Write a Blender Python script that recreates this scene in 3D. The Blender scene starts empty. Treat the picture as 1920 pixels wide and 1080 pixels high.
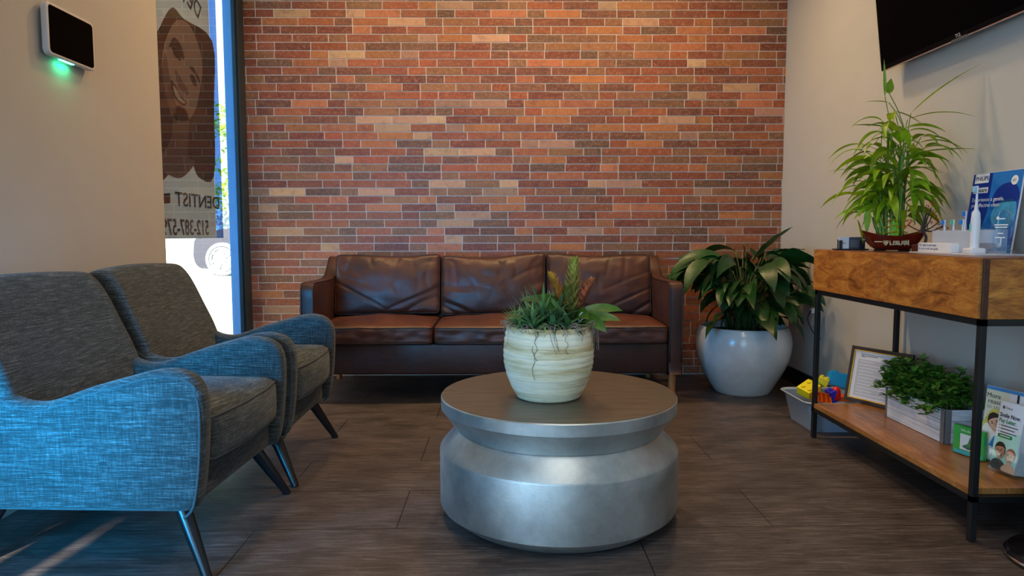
import bpy, bmesh, math, random
from mathutils import Vector, Matrix, noise
random.seed(7)
sc = bpy.context.scene
COL = sc.collection
PI = math.pi

# ------------------------------------------------------------------ camera
F = 1300.0; H = 0.95
pit = math.atan((540-437)/F); yaw = math.atan((960-945)/F*math.cos(pit)); rol = math.radians(0.1)
fw = Vector((math.sin(yaw)*math.cos(pit), math.cos(yaw)*math.cos(pit), -math.sin(pit)))
rt0 = Vector((math.cos(yaw), -math.sin(yaw), 0)); up0 = rt0.cross(fw)
rt = rt0*math.cos(rol)-up0*math.sin(rol); up = up0*math.cos(rol)+rt0*math.sin(rol)
cam = bpy.data.cameras.new('camera'); camo = bpy.data.objects.new('camera', cam); COL.objects.link(camo)
camo.matrix_world = Matrix(((rt.x, up.x, -fw.x, 0), (rt.y, up.y, -fw.y, 0), (rt.z, up.z, -fw.z, H), (0, 0, 0, 1)))
cam.sensor_width = 36; cam.lens = F/1920*36; cam.clip_start = 0.02; cam.clip_end = 300
sc.camera = camo

# ------------------------------------------------------------------ mesh builder
class MB:
    def __init__(s):
        s.v = []; s.f = []; s.m = []; s.c = []; s.mi = 0; s.col = (1, 1, 1)
    def add(s, vs, fs):
        o = len(s.v); s.v += [tuple(p) for p in vs]
        for f in fs:
            s.f.append([i+o for i in f]); s.m.append(s.mi); s.c.append(s.col)
    def box(s, a, b, M=None):
        x0, y0, z0 = a; x1, y1, z1 = b
        vs = [(x0,y0,z0),(x1,y0,z0),(x1,y1,z0),(x0,y1,z0),(x0,y0,z1),(x1,y0,z1),(x1,y1,z1),(x0,y1,z1)]
        if M: vs = [M @ Vector(p) for p in vs]
        s.add(vs, [(0,3,2,1),(4,5,6,7),(0,1,5,4),(1,2,6,5),(2,3,7,6),(3,0,4,7)])
    def rbox(s, a, b, r=0.004, M=None, n=2, fn=None, div=1):
        bm = bmesh.new(); bmesh.ops.create_cube(bm, size=1)
        c = [(a[i]+b[i])/2 for i in range(3)]; d = [abs(b[i]-a[i]) for i in range(3)]
        for v in bm.verts: v.co = Vector((c[0]+v.co.x*d[0], c[1]+v.co.y*d[1], c[2]+v.co.z*d[2]))
        r = min(r, min(d)*0.49)
        bmesh.ops.bevel(bm, geom=bm.edges[:], offset=r, segments=n, profile=0.5, affect='EDGES')
        s.bm(bm, M)
    def bm(s, bm, M=None):
        bm.verts.index_update()
        s.add([(M @ v.co) if M else v.co.copy() for v in bm.verts], [[v.index for v in f.verts] for f in bm.faces]); bm.free()
    def poly(s, pts):
        s.add(pts, [tuple(range(len(pts)))])
    def tube(s, pts, rad, n=8, closed=False, caps=True):
        pts = [Vector(p) for p in pts]; k = len(pts)
        if not hasattr(rad, '__len__'): rad = [rad]*k
        vs = []; nrm = None
        for i, p in enumerate(pts):
            a = pts[(i-1) % k] if (closed or i > 0) else p; b = pts[(i+1) % k] if (closed or i < k-1) else p
            t = (b-a)
            if t.length < 1e-9: t = Vector((0, 0, 1))
            t.normalize()
            if nrm is None:
                nrm = t.orthogonal().normalized()
            nrm = (nrm-t*nrm.dot(t))
            if nrm.length < 1e-6: nrm = t.orthogonal()
            nrm.normalize(); bi = t.cross(nrm)
            for j in range(n):
                an = 2*PI*j/n; vs.append(p+(nrm*math.cos(an)+bi*math.sin(an))*rad[i])
        fs = []
        for i in range(k if closed else k-1):
            i2 = (i+1) % k
            for j in range(n):
                fs.append((i*n+j, i*n+(j+1) % n, i2*n+(j+1) % n, i2*n+j))
        if caps and not closed:
            fs.append(tuple(range(n))[::-1]); fs.append(tuple((k-1)*n+j for j in range(n)))
        s.add(vs, fs)
    def lathe(s, prof, c=(0, 0, 0), n=64, sx=1, sy=1, capb=True, capt=False, M=None):
        vs = []; fs = []
        for r, z in prof:
            for j in range(n):
                a = 2*PI*j/n; p = Vector((c[0]+r*sx*math.cos(a), c[1]+r*sy*math.sin(a), c[2]+z)); vs.append(M @ p if M else p)
        for i in range(len(prof)-1):
            for j in range(n): fs.append((i*n+j, i*n+(j+1) % n, (i+1)*n+(j+1) % n, (i+1)*n+j))
        if capb: fs.append(tuple(range(n))[::-1])
        if capt: fs.append(tuple((len(prof)-1)*n+j for j in range(n)))
        s.add(vs, fs)
    def slab(s, poly, t0, t1, r, fmap, seg=4):
        """poly: ccw 2D outline (a,b); extruded along t with rounded edges; fmap(a,b,t)->xyz"""
        n = len(poly); P = [Vector(p) for p in poly]; N = []
        for i in range(n):
            e = (P[(i+1) % n]-P[i-1]);
            if e.length < 1e-9: e = Vector((1, 0))
            e.normalize(); N.append(Vector((e.y, -e.x)))
        rings = []
        for k in range(seg+1):
            a = PI/2*k/seg; rings.append((t0+r*(1-math.sin(a)), r*(1-math.cos(a))))
        rings = [(t0+r*(1-math.cos(PI/2*k/seg)), r*(1-math.sin(PI/2*k/seg))) for k in range(seg+1)]
        rings += [(t1-(t-t0), ins) for t, ins in reversed(rings)]
        vs = []; fs = []
        for t, ins in rings:
            for i in range(n):
                q = P[i]-N[i]*ins; vs.append(fmap(q.x, q.y, t))
        for k in range(len(rings)-1):
            for i in range(n): fs.append((k*n+i, k*n+(i+1) % n, (k+1)*n+(i+1) % n, (k+1)*n+i))
        fs.append(tuple(range(n))[::-1]); fs.append(tuple((len(rings)-1)*n+i for i in range(n)))
        s.add(vs, fs)
    def cushion(s, fn, n=24):
        """fn maps a point of the cube [-1,1]^3 surface to xyz"""
        idx = {}; vs = []; fs = []
        def vid(p):
            k = tuple(round(x*n) for x in p)
            if k not in idx: idx[k] = len(vs); vs.append(fn(Vector(p)))
            return idx[k]
        for ax in range(3):
            for sg in (-1, 1):
                for i in range(n):
                    for j in range(n):
                        q = []
                        for (a, b) in ((i, j), (i+1, j), (i+1, j+1), (i, j+1)):
                            p = [0, 0, 0]; p[ax] = sg; p[(ax+1) % 3] = -1+2*a/n; p[(ax+2) % 3] = -1+2*b/n; q.append(vid(p))
                        fs.append(tuple(q if sg > 0 else q[::-1]))
        s.add(vs, fs)
    def leaf(s, base, d, length, width, droop=0.5, n=7, fold=0.25, shape='lance', twist=0.0, wav=0.0, end=None):
        d = Vector(d).normalized(); p = Vector(base); side = d.cross(Vector((0, 0, 1)))
        if side.length < 1e-3: side = Vector((1, 0, 0))
        side.normalize(); side = Matrix.Rotation(twist, 3, d) @ side
        vs = []; step = length/n
        for i in range(n+1):
            t = i/n
            if shape == 'lance': w = math.sin(PI*min(1, t**0.75))**0.9*(1-0.25*t)
            elif shape == 'strap': w = min(1, t*6)*(1-t**3)**0.8
            elif shape == 'oval': w = math.sin(PI*t)**0.6
            else: w = (1-t)
            w *= width/2
            upv = side.cross(d).normalized()
            wv = math.sin(t*9+p.x*50)*wav
            vs += [p-side*w+upv*(fold*w+wv), p.copy(), p+side*w+upv*(fold*w-wv)]
            p = p+d*step
            d = (d+Vector((0, 0, -1))*droop*step/length*(1.0 if n else 1)).normalized()
            side = (side-d*side.dot(d)).normalized()
        fs = []
        for i in range(n):
            a = i*3; fs += [(a, a+1, a+4, a+3), (a+1, a+2, a+5, a+4)]
        s.add(vs, fs); return p
    def build(s, name, mats, parent=None, smooth=False, world=True, angle=None, merge=False):
        me = bpy.data.meshes.new(name); me.from_pydata(s.v, [], s.f)
        if not isinstance(mats, (list, tuple)): mats = [mats]
        for m in mats: me.materials.append(m)
        me.polygons.foreach_set('material_index', s.m)
        ca = me.color_attributes.new('Col', 'FLOAT_COLOR', 'CORNER')
        buf = []
        for p, c in zip(me.polygons, s.c): buf += [c[0], c[1], c[2], 1.0]*p.loop_total
        ca.data.foreach_set('color', buf)
        me.validate(); 
        bm = bmesh.new(); bm.from_mesh(me)
        if merge: bmesh.ops.remove_doubles(bm, verts=bm.verts[:], dist=1e-5)
        if not getattr(s, 'norecalc', False): bmesh.ops.recalc_face_normals(bm, faces=bm.faces[:])
        bm.to_mesh(me); bm.free()
        if smooth: me.polygons.foreach_set('use_smooth', [True]*len(me.polygons))
        o = bpy.data.objects.new(name, me); COL.objects.link(o)
        if smooth and angle is not None: me.set_sharp_from_angle(angle=math.radians(angle))
        if parent:
            o.parent = parent
            if world: o.matrix_parent_inverse = parent_world(parent).inverted()
        return o

def parent_world(p):
    M = p.matrix_basis.copy()
    if p.parent: M = parent_world(p.parent) @ p.matrix_parent_inverse @ M
    return M

def tag(o, label, cat, group=None, kind=None):
    o['label'] = label; o['category'] = cat
    if group: o['group'] = group
    if kind: o['kind'] = kind
    return o
def thing(name, label, cat, loc=(0, 0, 0), rz=0, group=None):
    o = bpy.data.objects.new(name, None); COL.objects.link(o); o.empty_display_size = 0.05
    o.location = loc; o.rotation_euler = (0, 0, rz); return tag(o, label, cat, group)
def struct(o): o['kind'] = 'structure'; return o

# ------------------------------------------------------------------ materials
def srgb(r, g, b):
    f = lambda c: (c/255/12.92 if c/255 <= 0.04045 else ((c/255+0.055)/1.055)**2.4)
    return (f(r), f(g), f(b))
class NT:
    def __init__(s, name):
        s.m = bpy.data.materials.new(name); s.m.use_nodes = True; s.t = s.m.node_tree; s.n = s.t.nodes; s.l = s.t.links
        s.p = s.n['Principled BSDF']; s.o = s.n['Material Output']
    def new(s, t, **k):
        n = s.n.new(t)
        for a, b in k.items(): setattr(n, a, b)
        return n
    def set(s, node, name, v): node.inputs[name].default_value = v; return node
    def link(s, a, b): s.l.new(a, b)
    def coord(s, scale=(1, 1, 1), kind='Object', rot=(0, 0, 0)):
        tc = s.new('ShaderNodeTexCoord'); mp = s.new('ShaderNodeMapping'); mp.inputs['Scale'].default_value = scale; mp.inputs['Rotation'].default_value = rot
        s.link(tc.outputs[kind], mp.inputs['Vector']); return mp.outputs[0]
    def noise(s, vec, scale=5, detail=4, rough=0.6, dist=0):
        n = s.new('ShaderNodeTexNoise'); n.inputs['Scale'].default_value = scale; n.inputs['Detail'].default_value = detail
        n.inputs['Roughness'].default_value = rough; n.inputs['Distortion'].default_value = dist; s.link(vec, n.inputs['Vector']); return n.outputs['Fac']
    def ramp(s, fac, stops):
        r = s.new('ShaderNodeValToRGB'); e = r.color_ramp.elements
        while len(e) < len(stops): e.new(0.5)
        for el, (p, c) in zip(e, stops):
            el.position = p; el.color = (*c, 1) if len(c) == 3 else c
        s.link(fac, r.inputs[0]); return r.outputs[0]
    def mix(s, a, b, fac, mode='MIX'):
        x = s.new('ShaderNodeMix', data_type='RGBA', blend_type=mode); x.clamp_factor = True
        for sock, v in ((x.inputs[6], a), (x.inputs[7], b), (x.inputs[0], fac)):
            if isinstance(v, (int, float)): sock.default_value = v
            elif isinstance(v, tuple): sock.default_value = (*v, 1) if len(v) == 3 else v
            else: s.link(v, sock)
        return x.outputs[2]
    def math(s, op, a, b=0.0):
        x = s.new('ShaderNodeMath', operation=op)
        for i, v in enumerate((a, b)):
            if isinstance(v, (int, float)): x.inputs[i].default_value = v
            else: s.link(v, x.inputs[i])
        return x.outputs[0]
    def bump(s, h, strength=0.3, dist=0.01):
        b = s.new('ShaderNodeBump'); b.inputs['Strength'].default_value = strength; b.inputs['Distance'].default_value = dist
        s.link(h, b.inputs['Height']); s.link(b.outputs[0], s.p.inputs['Normal']); return b
    def vcol(s):
        a = s.new('ShaderNodeAttribute', attribute_name='Col'); return a.outputs['Color']
def mat(name, col, rough=0.5, metal=0.0, vc=False, var=0.0, vscale=8, bump=0.0, bscale=60, coat=0.0, spec=0.5, emit=None, es=0, trans=0.0, sub=0.0):
    t = NT(name); p = t.p; p.inputs['Roughness'].default_value = rough; p.inputs['Metallic'].default_value = metal
    p.inputs['Specular IOR Level'].default_value = spec; p.inputs['Coat Weight'].default_value = coat; p.inputs['Coat Roughness'].default_value = 0.08
    c = (*col, 1); out = None
    v = t.coord()
    f = t.noise(v, vscale, 5)
    lo = tuple(max(0, x*(1-max(var, 0.03))) for x in col); hi = tuple(min(1, x*(1+max(var, 0.03))) for x in col)
    out = t.ramp(f, [(0.3, lo), (0.7, hi)])
    if vc: out = t.mix(out, t.vcol(), 1.0, 'MULTIPLY')
    t.link(out, p.inputs['Base Color'])
    if bump: t.bump(t.noise(v, bscale, 4), bump, 0.004)
    if trans: p.inputs['Transmission Weight'].default_value = trans
    if 'screen' in name: p.inputs['IOR'].default_value = 1.12
    if emit: p.inputs['Emission Color'].default_value = (*emit, 1); p.inputs['Emission Strength'].default_value = es
    return t.m

def leafmat(name, col, rough=0.4, trans=0.25, veins=True, dark=None):
    t = NT(name); v = t.coord()
    f = t.noise(v, 25, 4); lo = tuple(x*0.7 for x in col); hi = tuple(x*1.3 for x in col)
    c = t.ramp(f, [(0.3, lo), (0.7, hi)]); c = t.mix(c, t.vcol(), 1.0, 'MULTIPLY')
    t.link(c, t.p.inputs['Base Color']); t.p.inputs['Roughness'].default_value = rough
    if veins: t.bump(t.noise(t.coord((1, 1, 1)), 90, 3), 0.35, 0.003)
    tr = t.new('ShaderNodeBsdfTranslucent'); t.link(c, tr.inputs['Color'])
    mx = t.new('ShaderNodeMixShader'); mx.inputs[0].default_value = trans
    t.link(t.p.outputs[0], mx.inputs[1]); t.link(tr.outputs[0], mx.inputs[2]); t.link(mx.outputs[0], t.o.inputs['Surface']); return t.m

# brick wall
t = NT('brick_faces'); v = t.coord()
n1 = t.noise(v, 17, 7, 0.8); n2 = t.noise(v, 55, 6, 0.85); n3 = t.noise(t.coord((6, 1, 30)), 3, 4, 0.7)
c = t.mix(t.vcol(), t.mix(t.vcol(), srgb(222, 178, 132), 0.35), t.ramp(n2, [(0.50, (0, 0, 0)), (0.66, (1, 1, 1))]))
c = t.mix(c, t.mix(c, (0.02, 0.01, 0.008), 0.55), t.ramp(n1, [(0.50, (0, 0, 0)), (0.72, (1, 1, 1))]))
c = t.mix(c, t.mix(c, (0.5, 0.16, 0.05), 0.4), t.ramp(n3, [(0.50, (0, 0, 0)), (0.7, (1, 1, 1))]))
t.link(c, t.p.inputs['Base Color']); t.p.inputs['Roughness'].default_value = 0.55; t.bump(n2, 0.35, 0.002); M_brick = t.m
M_mortar = mat('brick_mortar', srgb(212, 200, 184), 0.9, var=0.08, vscale=40, bump=0.3, bscale=300)
# painted walls
M_wallL = mat('wall_paint_left', srgb(188, 180, 170), 0.75, var=0.02, vscale=3, bump=0.04, bscale=250)
M_wallR = mat('wall_paint_right', srgb(192, 192, 188), 0.75, var=0.02, vscale=3, bump=0.04, bscale=250)
M_ceil = mat('ceiling_paint', srgb(205, 200, 190), 0.9)
M_black = mat('black_rubber', (0.008, 0.008, 0.009), 0.5)
# floor
t = NT('vinyl_plank_floor'); tc = t.coord()
br = t.new('ShaderNodeTexBrick'); br.offset = 0.37; br.offset_frequency = 2
for k, vv in (('Scale', 1.0), ('Mortar Size', 0.0022), ('Brick Width', 1.22), ('Row Height', 0.335), ('Mortar Smooth', 0.2), ('Bias', 0.0)): br.inputs[k].default_value = vv
br.inputs['Color1'].default_value = (0.35, 0.35, 0.35, 1); br.inputs['Color2'].default_value = (0.65, 0.65, 0.65, 1); br.inputs['Mortar'].default_value = (0, 0, 0, 1)
mp = t.new('ShaderNodeMapping'); mp.inputs['Location'].default_value = (0.35, 0.175, 0); t.link(tc, mp.inputs['Vector']); t.link(mp.outputs[0], br.inputs['Vector'])
s1 = t.noise(t.coord((2.2, 34, 1)), 3, 8, 0.72, 0.3); s2 = t.noise(t.coord((1.5, 3.0, 1)), 3.0, 6, 0.65, 0.4); s3 = t.noise(t.coord((14, 160, 1)), 4, 4, 0.7)
base = t.ramp(s1, [(0.22, srgb(38, 32, 31)), (0.5, srgb(80, 70, 67)), (0.78, srgb(140, 128, 120))])
base = t.mix(base, t.mix(base, srgb(36, 30, 28), 0.65), t.ramp(s2, [(0.42, (0, 0, 0)), (0.65, (1, 1, 1))]))
base = t.mix(base, t.mix(base, srgb(150, 136, 122), 0.55), t.ramp(s3, [(0.56, (0, 0, 0)), (0.76, (1, 1, 1))]))
base = t.mix(base, br.outputs['Color'], 0.18, 'OVERLAY')
base = t.mix(base, (0.004, 0.004, 0.004), t.math('MULTIPLY', br.outputs['Fac'], 0.9))
t.link(base, t.p.inputs['Base Color']); t.link(t.ramp(s1, [(0.3, (0.5,)*3), (0.7, (0.36,)*3)]), t.p.inputs['Roughness'])
t.bump(t.math('SUBTRACT', t.math('ADD', s1, t.math('MULTIPLY', s3, 0.5)), br.outputs['Fac']), 0.25, 0.002); M_floor = t.m
# chair fabric
t = NT('heather_fabric')
a = t.noise(t.coord((14, 14, 330)), 1.0, 5, 0.75); b = t.noise(t.coord((260, 260, 30)), 1.0, 3, 0.7); d = t.noise(t.coord((40, 40, 900)), 1.0, 3, 0.8)
f = t.math('ADD', t.math('MULTIPLY', a, 0.55), t.math('ADD', t.math('MULTIPLY', b, 0.2), t.math('MULTIPLY', d, 0.25)))
t.link(t.ramp(f, [(0.38, srgb(30, 33, 33)), (0.5, srgb(60, 64, 64)), (0.58, srgb(96, 100, 100)), (0.70, srgb(170, 175, 175))]), t.p.inputs['Base Color'])
t.p.inputs['Roughness'].default_value = 0.95; t.p.inputs['Specular IOR Level'].default_value = 0.15; t.p.inputs['Sheen Weight'].default_value = 0.15
t.bump(t.math('ADD', d, b), 0.35, 0.0015); M_fabric = t.m
M_pip_fab = mat('fabric_piping', srgb(70, 74, 76), 0.9, var=0.3, vscale=200)
# leather
t = NT('brown_leather'); v = t.coord()
n1 = t.noise(v, 5, 5, 0.6); n2 = t.noise(v, 260, 3, 0.6); n3 = t.noise(t.coord((1, 1, 2.2)), 9, 5, 0.6, 1.2)
c = t.ramp(n1, [(0.3, srgb(56, 30, 22)), (0.7, srgb(88, 48, 34))]); c = t.mix(c, t.vcol(), 1.0, 'MULTIPLY')
t.link(c, t.p.inputs['Base Color']); t.link(t.ramp(n3, [(0.3, (0.38,)*3), (0.7, (0.52,)*3)]), t.p.inputs['Roughness'])
t.bump(t.math('ADD', t.math('MULTIPLY', n2, 0.12), n3), 0.28, 0.006); M_leather = t.m
M_leadark = mat('leather_piping', srgb(36, 20, 16), 0.4)
M_legwood = mat('oak_leg', srgb(176, 112, 60), 0.4, var=0.15, vscale=20)
M_blackwood = mat('black_leg', (0.006, 0.006, 0.007), 0.28, spec=0.6)
# metal clad table
t = NT('hammered_metal'); v = t.coord()
w = t.new('ShaderNodeTexVoronoi'); w.inputs['Scale'].default_value = 480; t.link(v, w.inputs['Vector'])
w2 = t.new('ShaderNodeTexVoronoi', feature='F1'); w2.inputs['Scale'].default_value = 480; t.link(v, w2.inputs['Vector'])
nn = t.noise(v, 7, 6, 0.7)
t.link(t.ramp(nn, [(0.3, srgb(170, 174, 172)), (0.7, srgb(214, 216, 212))]), t.p.inputs['Base Color']); t.p.inputs['Metallic'].default_value = 0.85
t.link(t.ramp(nn, [(0.3, (0.34,)*3), (0.7, (0.46,)*3)]), t.p.inputs['Roughness']); t.bump(w.outputs['Distance'], 0.18, 0.0015); M_metal = t.m
t = NT('table_top_metal'); v = t.coord(); nn = t.noise(t.coord((1.2, 9, 1)), 5, 6, 0.7); n4 = t.noise(t.coord((60, 6, 1)), 6, 3, 0.9)
cc = t.ramp(nn, [(0.3, srgb(86, 81, 72)), (0.7, srgb(124, 116, 102))])
cc = t.mix(cc, srgb(200, 196, 186), t.ramp(n4, [(0.74, (0, 0, 0)), (0.82, (0.4,)*3)]))
t.link(cc, t.p.inputs['Base Color']); t.p.inputs['Metallic'].default_value = 0.55; t.p.inputs['Roughness'].default_value = 0.36
t.bump(nn, 0.1, 0.002); M_tabletop = t.m
# console wood
def woodmat(name, dark, mid, light, rot=(0, 0, 0), sc_=(1, 1, 1), gr=0.38):
    t = NT(name); v = t.coord((sc_[0], sc_[1], sc_[2]))
    a = t.noise(v, 3.2, 8, 0.72, 1.1); b = t.noise(t.coord((sc_[0]*6, sc_[1]*6, sc_[2]*12)), 3, 5, 0.75, 0.3)
    c = t.ramp(a, [(0.28, dark), (0.48, mid), (0.66, light)]); c = t.mix(c, t.mix(c, dark, 0.8), t.ramp(b, [(0.5, (0, 0, 0)), (0.72, (0.9,)*3)]))
    t.link(c, t.p.inputs['Base Color']); t.p.inputs['Roughness'].default_value = gr; t.bump(b, 0.12, 0.002); return t.m
M_wood = woodmat('mango_wood', srgb(92, 48, 18), srgb(172, 104, 38), srgb(214, 146, 62), sc_=(2, 2, 7))
M_woodtop = woodmat('mango_wood_top', srgb(70, 40, 24), srgb(120, 74, 44), srgb(150, 98, 60), sc_=(7, 1.5, 3), gr=0.3)
M_shelf = woodmat('mango_wood_shelf', srgb(96, 60, 32), srgb(158, 104, 54), srgb(190, 134, 76), sc_=(9, 1.3, 3), gr=0.3)
M_edge = mat('wood_end_grain', srgb(70, 38, 22), 0.6, var=0.3, vscale=60)
M_iron = mat('black_iron', srgb(30, 32, 33), 0.45, metal=0.3, var=0.1)
M_white = mat('white_plastic', srgb(228, 230, 236), 0.3)
M_cream = None
t = NT('white_glaze'); v = t.coord(); n1 = t.noise(v, 6, 5, 0.6); n2 = t.noise(t.coord((1, 1, 2)), 40, 4, 0.8)
c = t.ramp(n1, [(0.3, srgb(206, 212, 214)), (0.7, srgb(234, 238, 240))]); c = t.mix(c, srgb(110, 116, 112), t.ramp(n2, [(0.70, (0, 0, 0)), (0.76, (0.6,)*3)]))
t.link(c, t.p.inputs['Base Color']); t.p.inputs['Roughness'].default_value = 0.16; t.p.inputs['Coat Weight'].default_value = 0.4; t.bump(n2, 0.2, 0.003); M_glaze = t.m
t = NT('ribbed_cream_ceramic'); v = t.coord((0.6, 0.6, 42)); n1 = t.noise(v, 1.0, 4, 0.6, 0.15); n2 = t.noise(t.coord((3, 3, 26)), 1.0, 5, 0.7)
c = t.ramp(n2, [(0.36, srgb(202, 182, 134)), (0.46, srgb(232, 222, 184)), (0.6, srgb(250, 246, 222))])
t.link(c, t.p.inputs['Base Color']); t.p.inputs['Roughness'].default_value = 0.42; t.bump(n1, 0.8, 0.008); M_cream = t.m
M_soil = mat('potting_soil', srgb(30, 22, 17), 0.95, var=0.5, vscale=60, bump=0.8, bscale=90)
M_moss = mat('dry_moss', srgb(150, 140, 128), 0.9, var=0.3)
M_lily = leafmat('peace_lily_leaf', srgb(24, 66, 28), 0.36, 0.10)
M_bamboo = leafmat('bamboo_leaf', srgb(146, 186, 36), 0.38, 0.35)
M_flower = leafmat('bromeliad_bract', (0.55, 0.55, 0.55), 0.4, 0.2)
M_stalk = mat('bamboo_stalk', srgb(104, 146, 44), 0.35, var=0.25, vscale=30)
M_box = leafmat('boxwood_leaf', srgb(84, 144, 56), 0.42, 0.2)
M_succ = leafmat('succulent_leaf', srgb(112, 158, 104), 0.42, 0.2)
M_brom = leafmat('bromeliad_leaf', srgb(64, 104, 40), 0.35, 0.2)
M_stem = mat('green_stem', srgb(70, 84, 40), 0.5, var=0.2)
M_bark = mat('dark_bark', srgb(60, 44, 44), 0.7, var=0.3, vscale=60, bump=0.5)
M_redglaze = mat('oxblood_glaze', srgb(100, 22, 10), 0.12, var=0.35, vscale=12, coat=0.5)
M_brownblock = mat('brown_glazed_pot', srgb(92, 46, 32), 0.25, var=0.3, vscale=20)
M_cork = mat('pale_relief', srgb(226, 200, 160), 0.5)
M_gold = mat('gold_wire', srgb(230, 170, 30), 0.3, metal=0.6)
M_redleaf = leafmat('red_leaf', srgb(190, 60, 22), 0.4, 0.3, veins=False)
M_dk = mat('dark_navy_plastic', srgb(26, 30, 42), 0.35)
M_ink = mat('dark_ink', srgb(30, 30, 34), 0.5)
M_navyink = mat('navy_ink', srgb(24, 40, 110), 0.5)
M_whiteink = mat('white_ink', srgb(238, 240, 244), 0.5)
M_greyink = mat('grey_ink', srgb(150, 156, 160), 0.5)
M_greenink = mat('green_ink', srgb(20, 130, 62), 0.5)
M_alu = mat('dark_anodised_frame', srgb(56, 70, 78), 0.4, metal=0.3)
M_paper = mat('white_paper', srgb(226, 230, 238), 0.5)
M_mint = mat('mint_paper', srgb(176, 226, 214), 0.45)
def glass(name, tint=(1, 1, 1), refl=1.0, rough=0.0):
    t = NT(name); tr = t.new('ShaderNodeBsdfTransparent'); tr.inputs[0].default_value = (*tint, 1)
    gl = t.new('ShaderNodeBsdfGlossy'); gl.inputs['Roughness'].default_value = rough
    fr = t.new('ShaderNodeFresnel'); fr.inputs['IOR'].default_value = 1.5
    ge = t.new('ShaderNodeNewGeometry'); f = t.math('MULTIPLY', t.math('MULTIPLY', fr.outputs[0], refl), t.math('SUBTRACT', 1.0, ge.outputs['Backfacing'])); f.node.use_clamp = True
    mx = t.new('ShaderNodeMixShader'); t.link(f, mx.inputs[0]); t.link(tr.outputs[0], mx.inputs[1]); t.link(gl.outputs[0], mx.inputs[2]); t.link(mx.outputs[0], t.o.inputs['Surface']); return t.m
M_glass = glass('window_glass', (0.96, 0.985, 1.0), 1.6)
M_tint = glass('tinted_film', (0.05, 0.16, 0.42), 0.6)
M_acryl = glass('clear_acrylic', (0.93, 0.97, 0.97), 1.5, 0.03)
def film(name, col, tr=0.18):
    t = NT(name); d = t.new('ShaderNodeBsdfDiffuse'); d.inputs[0].default_value = (*col, 1); tt = t.new('ShaderNodeBsdfTranslucent'); tt.inputs[0].default_value = (*col, 1)
    n = t.noise(t.coord(), 6, 3); cc = t.ramp(n, [(0.3, tuple(x*0.93 for x in col)), (0.7, tuple(min(1, x*1.05) for x in col))]); t.link(cc, d.inputs[0]); t.link(cc, tt.inputs[0])
    mx = t.new('ShaderNodeMixShader'); mx.inputs[0].default_value = tr; t.link(d.outputs[0], mx.inputs[1]); t.link(tt.outputs[0], mx.inputs[2]); t.link(mx.outputs[0], t.o.inputs['Surface']); return t.m
F_bg = film('film_pale', (0.30, 0.335, 0.35), 0.10); F_hair = film('film_hair', (0.035, 0.024, 0.022), 0.1); F_skin = film('film_skin', (0.17, 0.125, 0.11), 0.10)
F_skin2 = film('film_skin_shade', (0.085, 0.058, 0.052), 0.10); F_dark = film('film_dark', (0.02, 0.018, 0.018), 0.1); F_teeth = film('film_teeth', (0.24, 0.21, 0.19), 0.10); F_txt = film('film_text', (0.03, 0.028, 0.03), 0.05)

def text(body, size, M, m, parent, name='lettering', align='LEFT', ext=0.0002, space=1.0, sx=1.0, bold=0.0):
    cu = bpy.data.curves.new('t', 'FONT'); cu.body = body; cu.size = size; cu.align_x = align; cu.extrude = ext; cu.space_line = space; cu.offset = bold*size
    cu.resolution_u = 3
    o = bpy.data.objects.new('t', cu); COL.objects.link(o)
    bpy.context.view_layer.update()
    me = bpy.data.meshes.new_from_object(o.evaluated_get(bpy.context.evaluated_depsgraph_get()))
    bpy.data.objects.remove(o); me.materials.clear(); me.materials.append(m); me.name = name
    me.transform(Matrix.Diagonal((sx, 1, 1, 1))); me.transform(M)
    o = bpy.data.objects.new(name, me); COL.objects.link(o)
    if parent: o.parent = parent; o.matrix_parent_inverse = parent_world(parent).inverted()
    return o
def frame(o, u, v):
    u = Vector(u).normalized(); v = Vector(v).normalized(); n = u.cross(v).normalized(); v = n.cross(u); o = Vector(o)
    return Matrix(((u.x, v.x, n.x, o.x), (u.y, v.y, n.y, o.y), (u.z, v.z, n.z, o.z), (0, 0, 0, 1)))
def ell(cx, cy, rx, ry, rot=0, n=28, a0=0, a1=2*PI):
    out = []
    for i in range(n):
        a = a0+(a1-a0)*i/(n-1 if a1-a0 < 2*PI-0.01 else n); x = rx*math.cos(a); y = ry*math.sin(a)
        out.append((cx+x*math.cos(rot)-y*math.sin(rot), cy+x*math.sin(rot)+y*math.cos(rot)))
    return out
def crom(pts, k=6, closed=True):
    n = len(pts); out = []
    rng = range(n) if closed else range(n-1)
    for i in rng:
        g = lambda j: Vector(pts[j % n]) if closed else Vector(pts[max(0, min(n-1, j))])
        p0, p1, p2, p3 = g(i-1), g(i), g(i+1), g(i+2)
        for q in range(k):
            t = q/k; out.append(0.5*((2*p1)+(p2-p0)*t+(2*p0-5*p1+4*p2-p3)*t*t+(3*p1-p0-3*p2+p3)*t**3))
    if not closed: out.append(Vector(pts[-1]))
    return out
def flat(mb, pts, M, z, mi=0):
    mb.mi = mi; mb.poly([M @ Vector((p[0], p[1], z)) for p in pts])

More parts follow.
